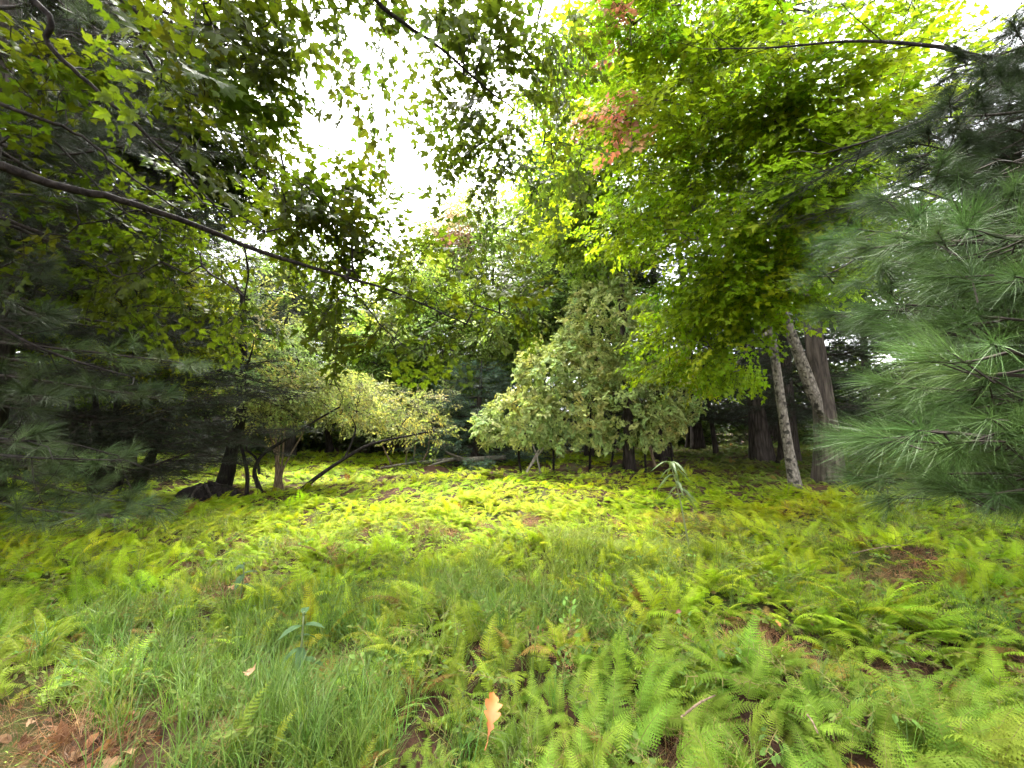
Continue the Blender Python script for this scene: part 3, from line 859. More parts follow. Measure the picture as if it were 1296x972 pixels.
for nm, lab, px, d, blobs, col, coll, sc, nc, per, cr, red in BACK:
    b0 = G(px, d); tp = np.array([blobs[0][0], blobs[0][1], blobs[0][2]]); col = [c * 1.4 for c in col]
    tree(nm, lab, b0, [b0 - [0, 0, .1], (b0 + tp) / 2 + rng.normal(0, .15, 3), tp], 0.17, 0.05, blobs, nc, per, cr, coll, sc, col, M_BARK_DARK, redpatch=red, sides=9, start=0.3)
for (px, d, topy, bl, col, lab, ps) in [(702, 22, 285, 3.6, (0.075, 0.115, 0.075), 'tall bluish-green pine far behind the vine-covered mound', 1.7),
                                        (602, 16.5, 455, 2.6, (0.06, 0.105, 0.06), 'low bluish pine with sweeping boughs at the back of the clearing', 1.2),
                                        (545, 25, 400, 3.4, (0.06, 0.09, 0.05), 'distant dark pine between the leafy crowns behind the clearing', 1.8),
                                        (330, 25, 330, 4.0, (0.055, 0.085, 0.045), 'distant tall pine behind the crooked dark trunk', 1.9)]:
    b0 = G(px, d)
    far_pine('pine_tree', lab, b0, P(px + 8, topy, d), 0.16, 0.5, bl, 10, 7, col, M_BARK_DARK, plume_scale=ps, dens=4)

# --- left: crooked trees and shrubs in the clearing
b0 = G(283, 9.2)
tree('crooked_tree', 'small tree with a crooked blackish trunk rising beside the root mound', b0, [b0 - [0, 0, .15], P(288, 595, 9.2), P(296, 560, 9.2), P(305, 530, 9.2), P(306, 480, 9.2), P(308, 420, 9.2), P(306, 370, 9.2)], 0.155, 0.04,
     [B(300, 420, 9.2, 75, 45, 1.3, 1.2), B(245, 500, 9.2, 45, 28, 1.0, 0.5), B(350, 480, 9.0, 60, 35, 1.0, 0.8), B(280, 350, 9.5, 70, 40, 1.4, 1), B(370, 420, 9.5, 50, 40, 1.2, .8)], 62, 9, 0.5, C_BROAD, 0.85, (0.15, 0.185, 0.06), M_BARK_BLACK,
     rough=0.12, flare=0.6, start=0.5, sides=14, hj=0.16)
def multi_stem(name, label, base, stems, blobs, nclump, per, crad, col, bark, sc=0.8, dens_col=0.2):
    t = thing(name, label, 'shrub', base)
    st, sid, mbs = [], [], []
    for (path, r0, r1) in stems:
        mb = MB()
        pts = resample(path, 16)
        tube(mb, pts, np.linspace(r0, r1, 16), 8, 0.09)
        mbs.append(mb); sid += [len(mbs) - 1] * 9
        st += list(pts[7:])
    clump, _ = in_blobs(blobs, nclump)
    nodes, par, rid, tid = skeleton(np.array(st), clump, roots=sid)
    wood(lambda k: mbs[k], nodes, par, rid, len(st), 0.006, rmax=0.03)
    for mb in mbs: link('stem', mb.mesh('stem', [bark], origin=base), t)
    n = nclump * per
    c = np.repeat(clump, per, 0); off = rng.normal(0, 0.5, (n, 3)) * crad; off[:, 2] *= 0.5
    d = off / crad + rng.normal(0, 0.4, (n, 3)); nr = rng.normal(0, 0.3, (n, 3)); nr[:, 2] += 1
    cc = np.repeat(jitter(col, nclump, dens_col, 0.14), per, 0)
    scatter('foliage', C_BROAD, c + off, eul(d, nr), sc * rng.uniform(0.7, 1.2, n), cc, t, base)
b0 = G(338, 9.0)
multi_stem('crooked_shrub', 'shrub with bowed dark stems beside the crooked tree', b0,
           [([b0, P(326, 612, 9), P(322, 595, 9), P(333, 575, 9), P(362, 556, 9), P(395, 535, 9.1), P(430, 515, 9.2)], 0.055, 0.02), ([P(312, 628, 8.8), P(313, 600, 8.9), P(308, 575, 9), P(302, 550, 9.1)], 0.045, 0.03),
            ([P(328, 600, 9), P(324, 580, 9.1), P(312, 568, 9.1), P(318, 556, 9.2), P(335, 548, 9.3)], 0.03, 0.012)],
           [B(400, 500, 9.6, 60, 35, 1.0), B(345, 520, 9.5, 30, 22, 0.8, 0.5)], 30, 9, 0.5, (0.17, 0.195, 0.06), M_BARK_BLACK)
b0 = G(356, 10.0)
multi_stem('tan_shrub', 'shrub of straight tan stems in a tight cluster in the ferns', b0,
           [([b0 + [dx, 0, 0], b0 + [dx * 0.6, 0, 0.5], P(pxt, pyt, 10)], 0.035, 0.014) for dx, pxt, pyt in ((-.10, 349, 530), (-.03, 357, 515), (.05, 340, 500), (.12, 362, 525), (0.0, 335, 520), (.16, 385, 545))],
           [B(340, 490, 10.2, 50, 30, 0.9), B(390, 500, 10.4, 40, 30, .9)], 22, 9, 0.5, (0.14, 0.155, 0.06), M_BARK_TAN)
b0 = G(380, 9.4)
multi_stem('leaning_shrub', 'shrub with a long dark stem leaning low over the ferns', b0,
           [([b0 - [0, 0, .05], P(400, 605, 9.4), P(440, 578, 9.6), P(470, 562, 9.8), P(510, 553, 10.2), P(550, 545, 10.8)], 0.055, 0.018), ([P(436, 580, 9.6), P(445, 560, 9.8), P(450, 540, 10), P(440, 520, 10)], 0.03, 0.012)],
           [B(430, 500, 10.2, 50, 30, 1.2), B(490, 520, 11, 55, 28, 1.2), B(530, 540, 11.5, 30, 16, 1.0, .6)], 46, 9, 0.55, (0.16, 0.17, 0.05), M_BARK_BLACK)
b0 = G(515, 15)
multi_stem('pale_shrub', 'broad pale green shrub with bare low branches behind the fallen log', b0,
           [([b0 + [dx, 0, 0], b0 + [dx * 1.6, 0, .6], P(pxt, pyt, 15)], 0.04, 0.015) for dx, pxt, pyt in ((-.5, 470, 530), (0, 510, 520), (.5, 545, 535), (.2, 530, 505))],
           [B(500, 525, 15, 60, 28, 1.5), B(545, 520, 15.5, 30, 28, 1.3, .6), B(450, 515, 15, 40, 30, 1.4, .6)], 50, 10, 0.7, (0.15, 0.17, 0.075), M_BARK_TAN, sc=1.0)
for (px, dd, tops, lab) in [(140, 8.6, ((95, 540), (120, 500), (150, 470), (165, 540)), 'clump of dark trunks spreading apart behind the low pine boughs'), (182, 9.0, ((205, 540), (230, 470)), 'dark trunk leaning right behind the low pine boughs')]:
    b0 = G(px, dd)
    multi_stem('dark_clump_tree', lab, b0, [([b0 + [dx, 0, -.1], (b0 + [dx, 0, 0]) * .5 + P(a, b, dd) * .5 + [0.05, 0, 0], P(a, b, dd), P(a + (a - px) * .3, b - 110, dd + .3)], 0.085, 0.03) for (a, b), dx in zip(tops, (-.16, -.03, .1, .2))],
               [B(120, 420, 8.6, 70, 45, 1.2), B(200, 400, 8.6, 60, 45, 1.2), B(230, 450, 8.8, 60, 35, 1.2), B(160, 330, 8.4, 80, 45, 1.2)], 60, 10, 0.6, (0.15, 0.19, 0.010), M_BARK_BLACK, sc=1.0)

for (px, d, blobs, lab, nc) in [(-40, 8.5, [B(60, 120, 8, 120, 120, 1.5), B(180, 60, 8, 100, 80, 1.5), B(40, 300, 8, 80, 80, 1.4), B(160, 200, 8.5, 100, 60, 1.5), B(280, 200, 9, 50, 60, 1.2, .5)], 'dark maple behind the pine boughs at the left edge of the clearing', 150)]:
    b0 = G(px, d)
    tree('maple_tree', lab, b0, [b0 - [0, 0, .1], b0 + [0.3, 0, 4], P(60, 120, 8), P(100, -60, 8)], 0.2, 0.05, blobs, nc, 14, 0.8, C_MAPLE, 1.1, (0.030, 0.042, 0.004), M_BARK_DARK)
# --- left and right pines that fill the frame's sides (whole trees beyond the frame)
far_pine('pine_tree', 'dark pine filling the upper left behind the maple leaves', (-9.6, 7.2, 0), np.array([-9.4, 7.2, 11.5]), 0.3, 1.0, 4.6, 20, 7, (0.014, 0.020, 0.009), M_BARK_DARK, plume_scale=1.3, dens=6)

def near_pine(name, label, base, height, r0, boughs, col, size=1.0, whorl=None, dead=None, tpt=4, nmax=300, coll=None):
    coll = coll or C_TUFT
    tufts = [o.data for o in coll.objects]
    base = np.asarray(base, float)
    t = thing(name, label, 'tree', base)
    mb = MB()
    tp = base + np.array([0.1, 0.1, height])
    tube(mb, resample([base - [0, 0, .2], (base + tp) / 2 + [0.05, 0, 0], tp], 24), np.linspace(r0, 0.04, 24), 14, 0.07, flare=0.5)
    link('trunk', mb.mesh('trunk', [M_BARK_DARK], origin=base), t)
    if dead:
        for path, ra, rb in dead:
            m2 = MB(); pts = resample(path, 22)
            tube(m2, pts, np.linspace(ra, rb, 22), 6, 0.06)
            for k in range(5, 22, 2):
                e = pts[k] + rng.normal(0, 0.22, 3) + (pts[k] - pts[k - 3]) * 0.8
                tube(m2, [pts[k], (pts[k] + e) / 2 + rng.normal(0, .02, 3), e], [rb * 1.0, rb * .8, 0.0015], 4, cap=False)
            link('dead_branch', m2.mesh('dead_branch', [M_BARK_BLACK], origin=base), t)
    allt = []
    for (tip, ntw, twl, sag, cf) in boughs:
        tip = np.asarray(tip, float)
        ax = base[:2] - tip[:2]; L_ = np.linalg.norm(ax)
        st = np.array([base[0], base[1], max(0.5, tip[2] + 0.10 * L_ + rng.normal(0, 0.12))])
        mbb = MB()
        tf = pine_bough(mbb, st, tip, 0.010 + 0.005 * L_, ntw, twl, sag, tpt=tpt, first=0.3)
        bo = link('bough', mbb.mesh('bough', [M_TWIG], origin=base), t)
        for q in tf: allt.append((q, bo, np.asarray(col) * cf))
    pos = np.array([a[0][0] for a in allt])
    px = 648 + pos[:, 0] / np.maximum(pos[:, 1], .05) * F
    dist = np.linalg.norm(pos - [0, 0, CAM_Z], axis=1)
    vis = (pos[:, 1] > 0.3) & (px > -40) & (px < 1340)
    order = np.argsort(np.where(vis, dist, 1e3 + dist))
    ind = set(order[:nmax].tolist())
    rest = []
    for i in order:
        (p, d, nn), bo, c = allt[i]
        if i in ind and vis[i]:
            o = link('needle_tuft', tufts[int(rng.integers(0, len(tufts)))], bo, tuple(p - base))
            o.rotation_euler = Euler(eul(d, nn)[0].tolist())
            s = size * rng.uniform(0.8, 1.2); o.scale = (s, s, s)
            cc = jitter(c, 1, 0.2, 0.08)[0]; o['col'] = [float(v) for v in cc] + [1.0]
        else:
            rest.append(i)
    if rest:
        n = len(rest)
        scatter('needles', coll, pos[rest], eul([allt[i][0][1] for i in rest], [allt[i][0][2] for i in rest]), size * rng.uniform(.8, 1.2, n),
                np.array([allt[i][2] for i in rest]) * np.exp(rng.normal(0, .2, (n, 1))), t, base)
    if whorl:
        z0, z1, nw, pw, bl, wcol, ps, keep = whorl
        pp, dd, nn, cc = [], [], [], []
        mw = MB()
        for w in range(nw):
            z = z0 + (z1 - z0) * w / (nw - 1); a0 = rng.uniform(0, 6.28)
            for b in range(pw):
                a = a0 + 6.283 * b / pw + rng.normal(0, .2)
                if keep and not keep(a): continue
                l = bl * rng.uniform(.7, 1.1) * (1 - 0.4 * w / nw)
                d = np.array([math.cos(a), math.sin(a), rng.uniform(-.15, .1)]); c0 = np.array([base[0], base[1], z]); e = c0 + d * l
                q = resample([c0, (c0 + e) / 2 - [0, 0, .1 * l], e], 7)
                tube(mw, q, np.linspace(.03, .006, 7), 5, cap=False)
                for j in range(int(5 * l)):
                    u = .25 + .75 * rng.random(); x = u * 6; i2 = min(int(x), 5)
                    p = q[i2] + (q[i2 + 1] - q[i2]) * (x - i2)
                    pp.append(p); dd.append(d * .8 + np.array([-d[1], d[0], 0]) * rng.choice([-1, 1]) * rng.uniform(.1, 1) + [0, 0, rng.normal(0, .2)]); nn.append(np.array([0, 0, 1]) + rng.normal(0, .25, 3)); cc.append(jitter(wcol, 1, .2, .08)[0])
        link('bough_whorl', mw.mesh('bough_whorl', [M_TWIG], origin=base), t)
        scatter('upper_needles', C_PLUME, np.array(pp), eul(dd, nn), ps * rng.uniform(.8, 1.2, len(pp)), np.array(cc), t, base)
    return t

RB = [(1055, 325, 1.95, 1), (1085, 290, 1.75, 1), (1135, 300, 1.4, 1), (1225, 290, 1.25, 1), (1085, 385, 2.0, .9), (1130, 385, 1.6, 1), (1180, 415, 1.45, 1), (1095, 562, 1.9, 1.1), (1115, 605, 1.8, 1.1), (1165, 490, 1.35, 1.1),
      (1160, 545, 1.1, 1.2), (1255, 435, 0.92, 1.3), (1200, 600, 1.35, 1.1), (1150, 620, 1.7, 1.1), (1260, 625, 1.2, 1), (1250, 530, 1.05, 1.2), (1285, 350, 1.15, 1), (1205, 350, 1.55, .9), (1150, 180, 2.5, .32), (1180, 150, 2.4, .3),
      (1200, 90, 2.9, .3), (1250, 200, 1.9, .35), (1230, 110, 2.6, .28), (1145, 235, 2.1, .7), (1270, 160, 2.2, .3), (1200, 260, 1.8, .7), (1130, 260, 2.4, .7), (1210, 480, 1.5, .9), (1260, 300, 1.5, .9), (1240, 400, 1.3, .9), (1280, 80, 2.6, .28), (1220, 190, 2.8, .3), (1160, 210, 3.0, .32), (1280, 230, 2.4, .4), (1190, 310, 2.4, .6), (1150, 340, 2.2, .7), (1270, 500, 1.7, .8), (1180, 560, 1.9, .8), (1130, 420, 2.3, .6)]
near_pine('white_pine', 'pine at the right with long soft needles in drooping green tufts', (4.4, 2.3, 0), 11, 0.2,
          [(P(a, b, d), 16, 0.42, 0.06, cf) for a, b, d, cf in RB], (0.038, 0.070, 0.016), size=1.0,
          whorl=(3.3, 8, 7, 6, 2.4, (0.018, 0.027, 0.010), 1.0, lambda a: math.cos(a) > -0.35),
          dead=[([(4.4, 2.3, 4.4), P(1290, 72, 2.9), P(1180, 58, 3.1), P(1080, 52, 3.4), P(980, 60, 3.8), P(890, 62, 4.2)], 0.022, 0.005),
                ([(4.4, 2.3, 3.9), P(1290, 100, 2.6), P(1200, 140, 2.8), P(1110, 175, 3.0), P(1040, 195, 3.2)], 0.02, 0.005), ([(4.4, 2.3, 3.6), P(1290, 150, 2.4), P(1180, 205, 2.6), P(1080, 265, 2.9)], 0.012, 0.003)])
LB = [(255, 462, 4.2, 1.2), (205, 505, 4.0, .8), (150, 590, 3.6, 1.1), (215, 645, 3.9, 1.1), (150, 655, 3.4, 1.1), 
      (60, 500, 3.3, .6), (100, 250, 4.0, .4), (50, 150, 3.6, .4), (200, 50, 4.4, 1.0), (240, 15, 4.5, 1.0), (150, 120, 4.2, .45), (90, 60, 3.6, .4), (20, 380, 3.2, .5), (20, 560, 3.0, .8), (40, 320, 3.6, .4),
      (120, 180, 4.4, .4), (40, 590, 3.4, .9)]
near_pine('white_pine', 'pine at the left with dark feathery boughs sweeping low over the ferns', (-6.3, 4.3, 0), 12, 0.22,
          [(P(a, b, d), 14, 0.55, 0.04, cf) for a, b, d, cf in LB], (0.045, 0.068, 0.022), size=1.05, coll=C_TUFTL,
          whorl=(2.4, 9.0, 9, 6, 2.5, (0.014, 0.020, 0.009), 1.0, None),
          dead=[([(-6.3, 4.3, 3.0), P(20, 425, 3.6), P(90, 455, 3.7), P(170, 478, 3.9)], 0.018, 0.006), ([(-6.3, 4.3, 1.5), P(10, 556, 3.4), P(80, 560, 3.5), P(150, 577, 3.6)], 0.016, 0.005), ([(-6.3, 4.3, 1.3), P(10, 577, 3.2), P(120, 582, 3.3)], 0.014, 0.005),
                ([(-6.3, 4.3, 5.2), P(5, 120, 3.8), P(90, 200, 3.9), P(160, 270, 4.1), P(230, 300, 4.3)], 0.015, 0.004)])

# --- maples whose branches reach in from outside the frame
def overhang(name, label, base, height, r0, branches, zones, nspray, col, size=1.0, nmax=300):
    base = np.asarray(base, float)
    t = thing(name, label, 'tree', base)
    mb = MB()
    tp = base + np.array([0.3, 0.2, height])
    tube(mb, resample([base - [0, 0, .2], (base + tp) / 2 + [0.1, 0, 0], tp], 24), np.linspace(r0, 0.05, 24), 14, 0.06, flare=0.5)
    link('trunk', mb.mesh('trunk', [M_BARK_DARK], origin=base), t)
    starts, rid, mbs = [], [], []
    for k, (path, ra, rb) in enumerate(branches):
        m = MB(); pts = resample(path, 34)
        pts[1:-1] += rng.normal(0, 0.006, (32, 3))
        tube(m, pts, np.linspace(ra, rb, 34), 8, 0.05); mbs.append(m)
        starts += list(pts[8:]); rid += [k] * 26
    pos, _ = in_blobs(zones, nspray, 0.2)
    nodes, par, ids, tid = skeleton(np.array(starts), pos, arch=0.03, roots=rid)
    wood(lambda k: mbs[k], nodes, par, ids, len(starts), 0.0036, power=0.45, rmax=0.014, sides=4)
    d = np.zeros_like(pos)
    for i in range(len(pos)):
        p = nodes[par[tid[i]]]; v = pos[i] - p; v /= np.linalg.norm(v) + 1e-9
        d[i] = v + rng.normal(0, .3, 3) - [0, 0, .15]
    nr = rng.normal(0, .25, pos.shape); nr[:, 2] += 1
    rot = eul(d, nr); scl = size * rng.uniform(.75, 1.2, nspray)
    cc = jitter(col, nspray, 0.15, 0.10)
    bobs = [link('branch', m.mesh('branch', [M_BARK_BLACK], origin=base), t) for m in mbs]
    dist = np.linalg.norm(pos - [0, 0, CAM_Z], axis=1)
    order = np.argsort(dist); left = nmax; rest = []
    for i in order:
        b = ids[tid[i]]
        if left < 12: rest.append(i); continue
        M_ = np.array(Euler(rot[i].tolist()).to_matrix())
        for (lp, ld, ln, ls, val) in spray_layout(15, 0.55, 0.105, 0.30, int(rng.integers(100, 106))):
            if left <= 0: break
            o = link('leaf', LEAVES[int(rng.integers(0, len(LEAVES)))], bobs[b], tuple(pos[i] + M_ @ lp * scl[i] - base))
            o.rotation_euler = Euler(eul(M_ @ ld, M_ @ ln)[0].tolist())
            s = ls * scl[i]; o.scale = (s, s, s); o['col'] = [float(v) * val for v in cc[i]] + [1.0]
            left -= 1
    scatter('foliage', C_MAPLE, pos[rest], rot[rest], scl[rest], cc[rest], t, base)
    return t
LEAVES = []
for k in range(4):
    m = MB(); v, f = leaf_geo(MAPLE_HALF, 0.1 + 0.12 * k, 0.05 + 0.12 * k); m.add(v, f)
    tube(m, [(-0.6, 0, 0.08), (-0.3, 0.02, 0.0), (0, 0, 0)], 0.012, 3, mat=0, cap=False, val=0.7)
    LEAVES.append(m.mesh('maple_leaf', [M_LEAF], smooth=False))
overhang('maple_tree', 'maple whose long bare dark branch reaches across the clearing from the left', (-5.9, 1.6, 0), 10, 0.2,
         [([(-5.9, 1.6, 4.1), P(0, 210, 3.2), P(100, 240, 3.5), P(200, 268, 3.8), P(330, 318, 4.3), P(430, 348, 4.7), P(510, 374, 5.0), P(590, 410, 5.4)], 0.046, 0.008),
          ([(-5.9, 1.6, 5.8), P(15, -20, 2.7), P(60, 55, 2.9), P(120, 112, 3.1), P(200, 185, 3.4), P(262, 250, 3.7), P(330, 322, 4.0)], 0.027, 0.005),
          ([(-5.9, 1.6, 6.3), P(130, -20, 3.0), P(175, 55, 3.3), P(225, 125, 3.6), P(285, 165, 4.0), P(345, 185, 4.4)], 0.024, 0.003),
          ([(-5.9, 1.6, 4.6), P(0, 130, 2.9), P(90, 165, 3.2), P(180, 235, 3.5), P(270, 290, 3.9)], 0.02, 0.004),
          ([P(436, 350, 4.7), P(462, 385, 4.75), P(495, 425, 4.8), P(545, 458, 4.9)], 0.012, 0.003)],
         [B(255, 110, 3.2, 70, 110, .5, 1.0), B(300, 25, 3.3, 110, 50, .5, 1.1), B(190, 260, 4.6, 140, 60, .5, 1.0), B(240, 375, 5, 110, 50, .7, 1.0), B(390, 290, 5.1, 90, 55, .5, 1.0), B(480, 330, 5.4, 90, 55, .5, 0.9),
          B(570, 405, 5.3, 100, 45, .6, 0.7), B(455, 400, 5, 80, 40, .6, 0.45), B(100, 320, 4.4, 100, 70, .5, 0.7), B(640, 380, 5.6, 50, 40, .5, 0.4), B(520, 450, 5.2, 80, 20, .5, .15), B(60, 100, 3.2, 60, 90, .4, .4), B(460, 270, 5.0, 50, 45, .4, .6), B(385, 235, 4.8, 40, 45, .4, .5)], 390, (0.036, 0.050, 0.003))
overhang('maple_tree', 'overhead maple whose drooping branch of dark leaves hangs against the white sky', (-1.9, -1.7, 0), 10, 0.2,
         [([(-1.8, -1.5, 6.4), P(380, -330, 2.4), P(430, -60, 3.2), P(480, 5, 3.5), P(550, 55, 3.9), P(620, 115, 4.3), P(690, 165, 4.8)], 0.04, 0.004),
          ([(-1.8, -1.5, 7.0), P(700, -500, 2.6), P(690, -60, 4.2), P(680, 30, 4.6), P(660, 90, 4.9), P(650, 200, 5.2)], 0.03, 0.003),
          ([(-1.8, -1.5, 6.8), P(420, -420, 2.4), P(400, -60, 3.6), P(440, 30, 3.9), P(470, 90, 4.1)], 0.02, 0.003)],
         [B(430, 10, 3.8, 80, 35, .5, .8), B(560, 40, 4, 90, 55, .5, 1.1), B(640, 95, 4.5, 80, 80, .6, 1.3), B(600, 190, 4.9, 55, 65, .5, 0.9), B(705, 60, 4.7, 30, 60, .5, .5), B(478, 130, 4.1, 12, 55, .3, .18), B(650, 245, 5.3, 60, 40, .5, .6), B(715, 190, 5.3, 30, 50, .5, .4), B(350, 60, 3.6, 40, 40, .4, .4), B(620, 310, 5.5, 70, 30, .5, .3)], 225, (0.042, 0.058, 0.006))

# --- the far wood that closes the view on every side
n = 24000
ang = rng.uniform(-1.75, 1.75, n); rad = rng.uniform(27, 44, n)
zz = np.where(rng.random(n) < 0.45, rng.random(n) * 0.4, rng.random(n) ** 0.8)
top = 7.5 + 2.5 * np.sin(ang * 5 + 1) + 1.5 * np.sin(ang * 13) + np.where(ang > 0.45, 7.5, np.where(ang < -0.55, 4.5, 0)) - 3.0 * np.exp(-((ang + 0.28) / 0.2) ** 2)
pts = np.stack([np.sin(ang) * rad, np.cos(ang) * rad, 0.3 + zz * top], 1)
dv = rng.normal(0, 1, (n, 3)); dv[:, 2] *= .3
nv = rng.normal(0, .35, (n, 3)); nv[:, 2] += 1
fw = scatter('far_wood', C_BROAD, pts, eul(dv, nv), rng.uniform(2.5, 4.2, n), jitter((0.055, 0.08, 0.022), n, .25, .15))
tag(fw, 'dark distant wood surrounding the clearing', 'wood')

# ================================================================== ground layer
# --- 300 nearest fern plants, frond by frond
def spaced(n, y0, y1, ok, dmin, tries=60000):
    x, y = in_view(tries, y0, y1, 1.32, 0.25)
    keep = []
    px_, py_ = np.zeros(n), np.zeros(n); c = 0
    for a, b in zip(x, y):
        if c >= n: break
        if not ok(a, b): continue
        if c and np.min((px_[:c] - a) ** 2 + (py_[:c] - b) ** 2) < dmin(b) ** 2: continue
        px_[c], py_[c] = a, b; c += 1
    return px_[:c], py_[:c]
def fern_ok(a, b):
    a_ = np.array([a]); b_ = np.array([b])
    return bareness(a_, b_)[0] < 0.35 and rng.random() > 0.9 * grassiness(a_, b_)[0]
fx, fy = spaced(300, 0.85, 4.9, fern_ok, lambda b: 0.17 + 0.018 * b)
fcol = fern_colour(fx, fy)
def fern_label(a, b):
    for (cx, cy, r_, what) in [(-0.07, 1.6, .35, 'beside the orange oak leaf'), (-1.25, 1.95, .35, 'beside the small tan leaf in the grass'), (-1.3, 2.6, .45, 'round the bluish broad-leaved weed'),
                               (2.1, 4.8, .7, 'round the foot of the tall drooping weed'), (-2.0, 1.7, 1.0, 'at the rim of the brown bare soil'), (1.6, 2.8, .6, 'round the small bare hollow near the orange leaf'), (3.5, 4.1, .9, 'round the brown dead fern patch')]:
        if math.hypot(a - cx, b - cy) < r_: return 'lacy green fern plant ' + what
    if grassiness(np.array([a]), np.array([b]))[0] > .4: return 'lacy green fern plant standing in the soft grass'
    if b > 3.6: return 'yellowish lacy fern plant where the near ferns meet the bright meadow'
    return 'lacy green fern plant in the open near part of the clearing'
for i in range(len(fx)):
    base = (fx[i], fy[i], float(gz(fx[i], fy[i])) - 0.02)
    pl = thing('fern', fern_label(fx[i], fy[i]), 'fern', base, 'ferns in the near part of the clearing')
    k = int(rng.integers(4, 8)); a0 = rng.uniform(0, 6.28)
    dead_one = rng.random() < 0.03
    for j in range(k):
        o = link('frond', FROND_FINE[int(rng.integers(0, len(FROND_FINE)))], pl, (rng.normal(0, .02), rng.normal(0, .02), 0))
        o.rotation_euler = (rng.normal(0, .1), rng.normal(0.25, .28), a0 + 6.283 * j / k + rng.normal(0, .35))
        s = rng.uniform(.38, .82) * (0.75 if fy[i] < 1.6 else 0.9) * float(vigour(fx[i], fy[i])) ** .7; o.scale = (s, s, s * rng.uniform(.6, .95))
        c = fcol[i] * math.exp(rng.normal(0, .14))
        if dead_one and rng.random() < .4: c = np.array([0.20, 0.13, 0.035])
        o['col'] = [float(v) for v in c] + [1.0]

# --- the rest of the fern cover
def fern_fill(name, coll, n, y0, y1, thin, smin, smax, label):
    x, y = in_view(n, y0, y1)
    keep = (rng.random(n) > bareness(x, y) * 1.1) & (rng.random(n) > thin * grassiness(x, y))
    keep &= ~((np.abs(x - P(570, 580, 15)[0]) < 2.4) & (y > 12.6) & (y < 15.2) & (rng.random(n) < .75))
    u = 648 + x / y * F
    keep &= ~((u > 635) & (u < 880) & (y > 12.0) & (y < 16) & (rng.random(n) < .85))
    x, y = x[keep], y[keep]; n = len(x)
    s = rng.uniform(smin, smax, n) * np.where(y < 1.5, .7, 1) * vigour(x, y)
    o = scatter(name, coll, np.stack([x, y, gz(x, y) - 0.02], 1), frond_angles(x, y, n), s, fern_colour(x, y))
    return tag(o, label, 'ferns')
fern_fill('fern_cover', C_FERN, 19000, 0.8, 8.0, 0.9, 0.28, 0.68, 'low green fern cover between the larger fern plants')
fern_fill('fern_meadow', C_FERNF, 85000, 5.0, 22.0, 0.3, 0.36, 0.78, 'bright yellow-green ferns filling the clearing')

# --- grass, dead straw and small herbs
n = 12000
x, y = in_view(n, 0.75, 6.5)
k = rng.random(n) < np.clip(grassiness(x, y) * 1.1 + 0.08, 0, 1) * (1 - bareness(x, y))
x, y = x[k], y[k]; n = len(x)
gcol = jitter((0.080, 0.135, 0.020), n, .2, .15); f = np.clip((y - 3) / 2, 0, 1)[:, None]; gcol = gcol * (1 - f) + np.array([0.15, 0.19, 0.02]) * f
tag(scatter('grass', C_GRASS, np.stack([x, y, gz(x, y)], 1), np.stack([rng.normal(0, .15, n), rng.normal(0, .15, n), rng.uniform(0, 6.28, n)], 1), rng.uniform(.55, 1.1, n), gcol), 'soft green grass in the foreground left of the ferns', 'grass')
n = 14000
x, y = in_view(n, 0.75, 7)
k = rng.random(n) < np.clip(bareness(x, y) * 1.0 + 0.03 + 0.12 * amber(x, y), 0, 1)
x, y = x[k], y[k]; n = len(x)
tag(scatter('dead_grass', C_STRAW, np.stack([x, y, gz(x, y)], 1), np.stack([rng.normal(0, .8, n), rng.normal(0, .8, n), rng.uniform(0, 6.28, n)], 1), rng.uniform(.3, .8, n), jitter((0.16, 0.085, 0.045), n, .5, .1)), 'brown dead grass in the bare patches of the clearing', 'grass')
n = 2600
x, y = in_view(n, 0.75, 6)
k = rng.random(n) > bareness(x, y) * 0.9
x, y = x[k], y[k]; n = len(x)
tag(scatter('herb_cover', C_HERB, np.stack([x, y, gz(x, y) + rng.uniform(0.01, 0.14, n)], 1), np.stack([rng.normal(0, .3, n), rng.normal(-.3, .4, n), rng.uniform(0, 6.28, n)], 1), rng.uniform(.6, 1.2, n), jitter((0.10, 0.145, 0.03), n, .25, .15)), 'small leafy herbs growing low among the ferns', 'herbs')

litter = []
for k in range(6):
    m = MB(); v, f = leaf_geo([OVAL_HALF, MAPLE_HALF, LANCE_HALF][k % 3], 0.3, 0.3 + .1 * k); m.add(v, f); litter.append(m.mesh('litter_leaf', [M_FERN], smooth=False))
C_LITTER = new_collection('litter_leaf', litter)
n = 16000
x, y = in_view(n, 0.75, 6)
k = rng.random(n) < np.clip(bareness(x, y) + 0.05, 0, 1)
x, y = x[k], y[k]; n = len(x)
pal = np.array([(0.16, 0.075, 0.035), (0.09, 0.04, 0.02), (0.22, 0.13, 0.07), (0.05, 0.025, 0.014)])[rng.integers(0, 4, n)]
tag(scatter('leaf_litter', C_LITTER, np.stack([x, y, gz(x, y) + rng.uniform(.005, .03, n)], 1), np.stack([rng.normal(0, .45, n), rng.normal(0, .45, n), rng.uniform(0, 6.28, n)], 1), rng.uniform(.03, .085, n), pal * np.exp(rng.normal(0, .25, (n, 1)))), 'brown leaf litter lying on the bare soil', 'litter')

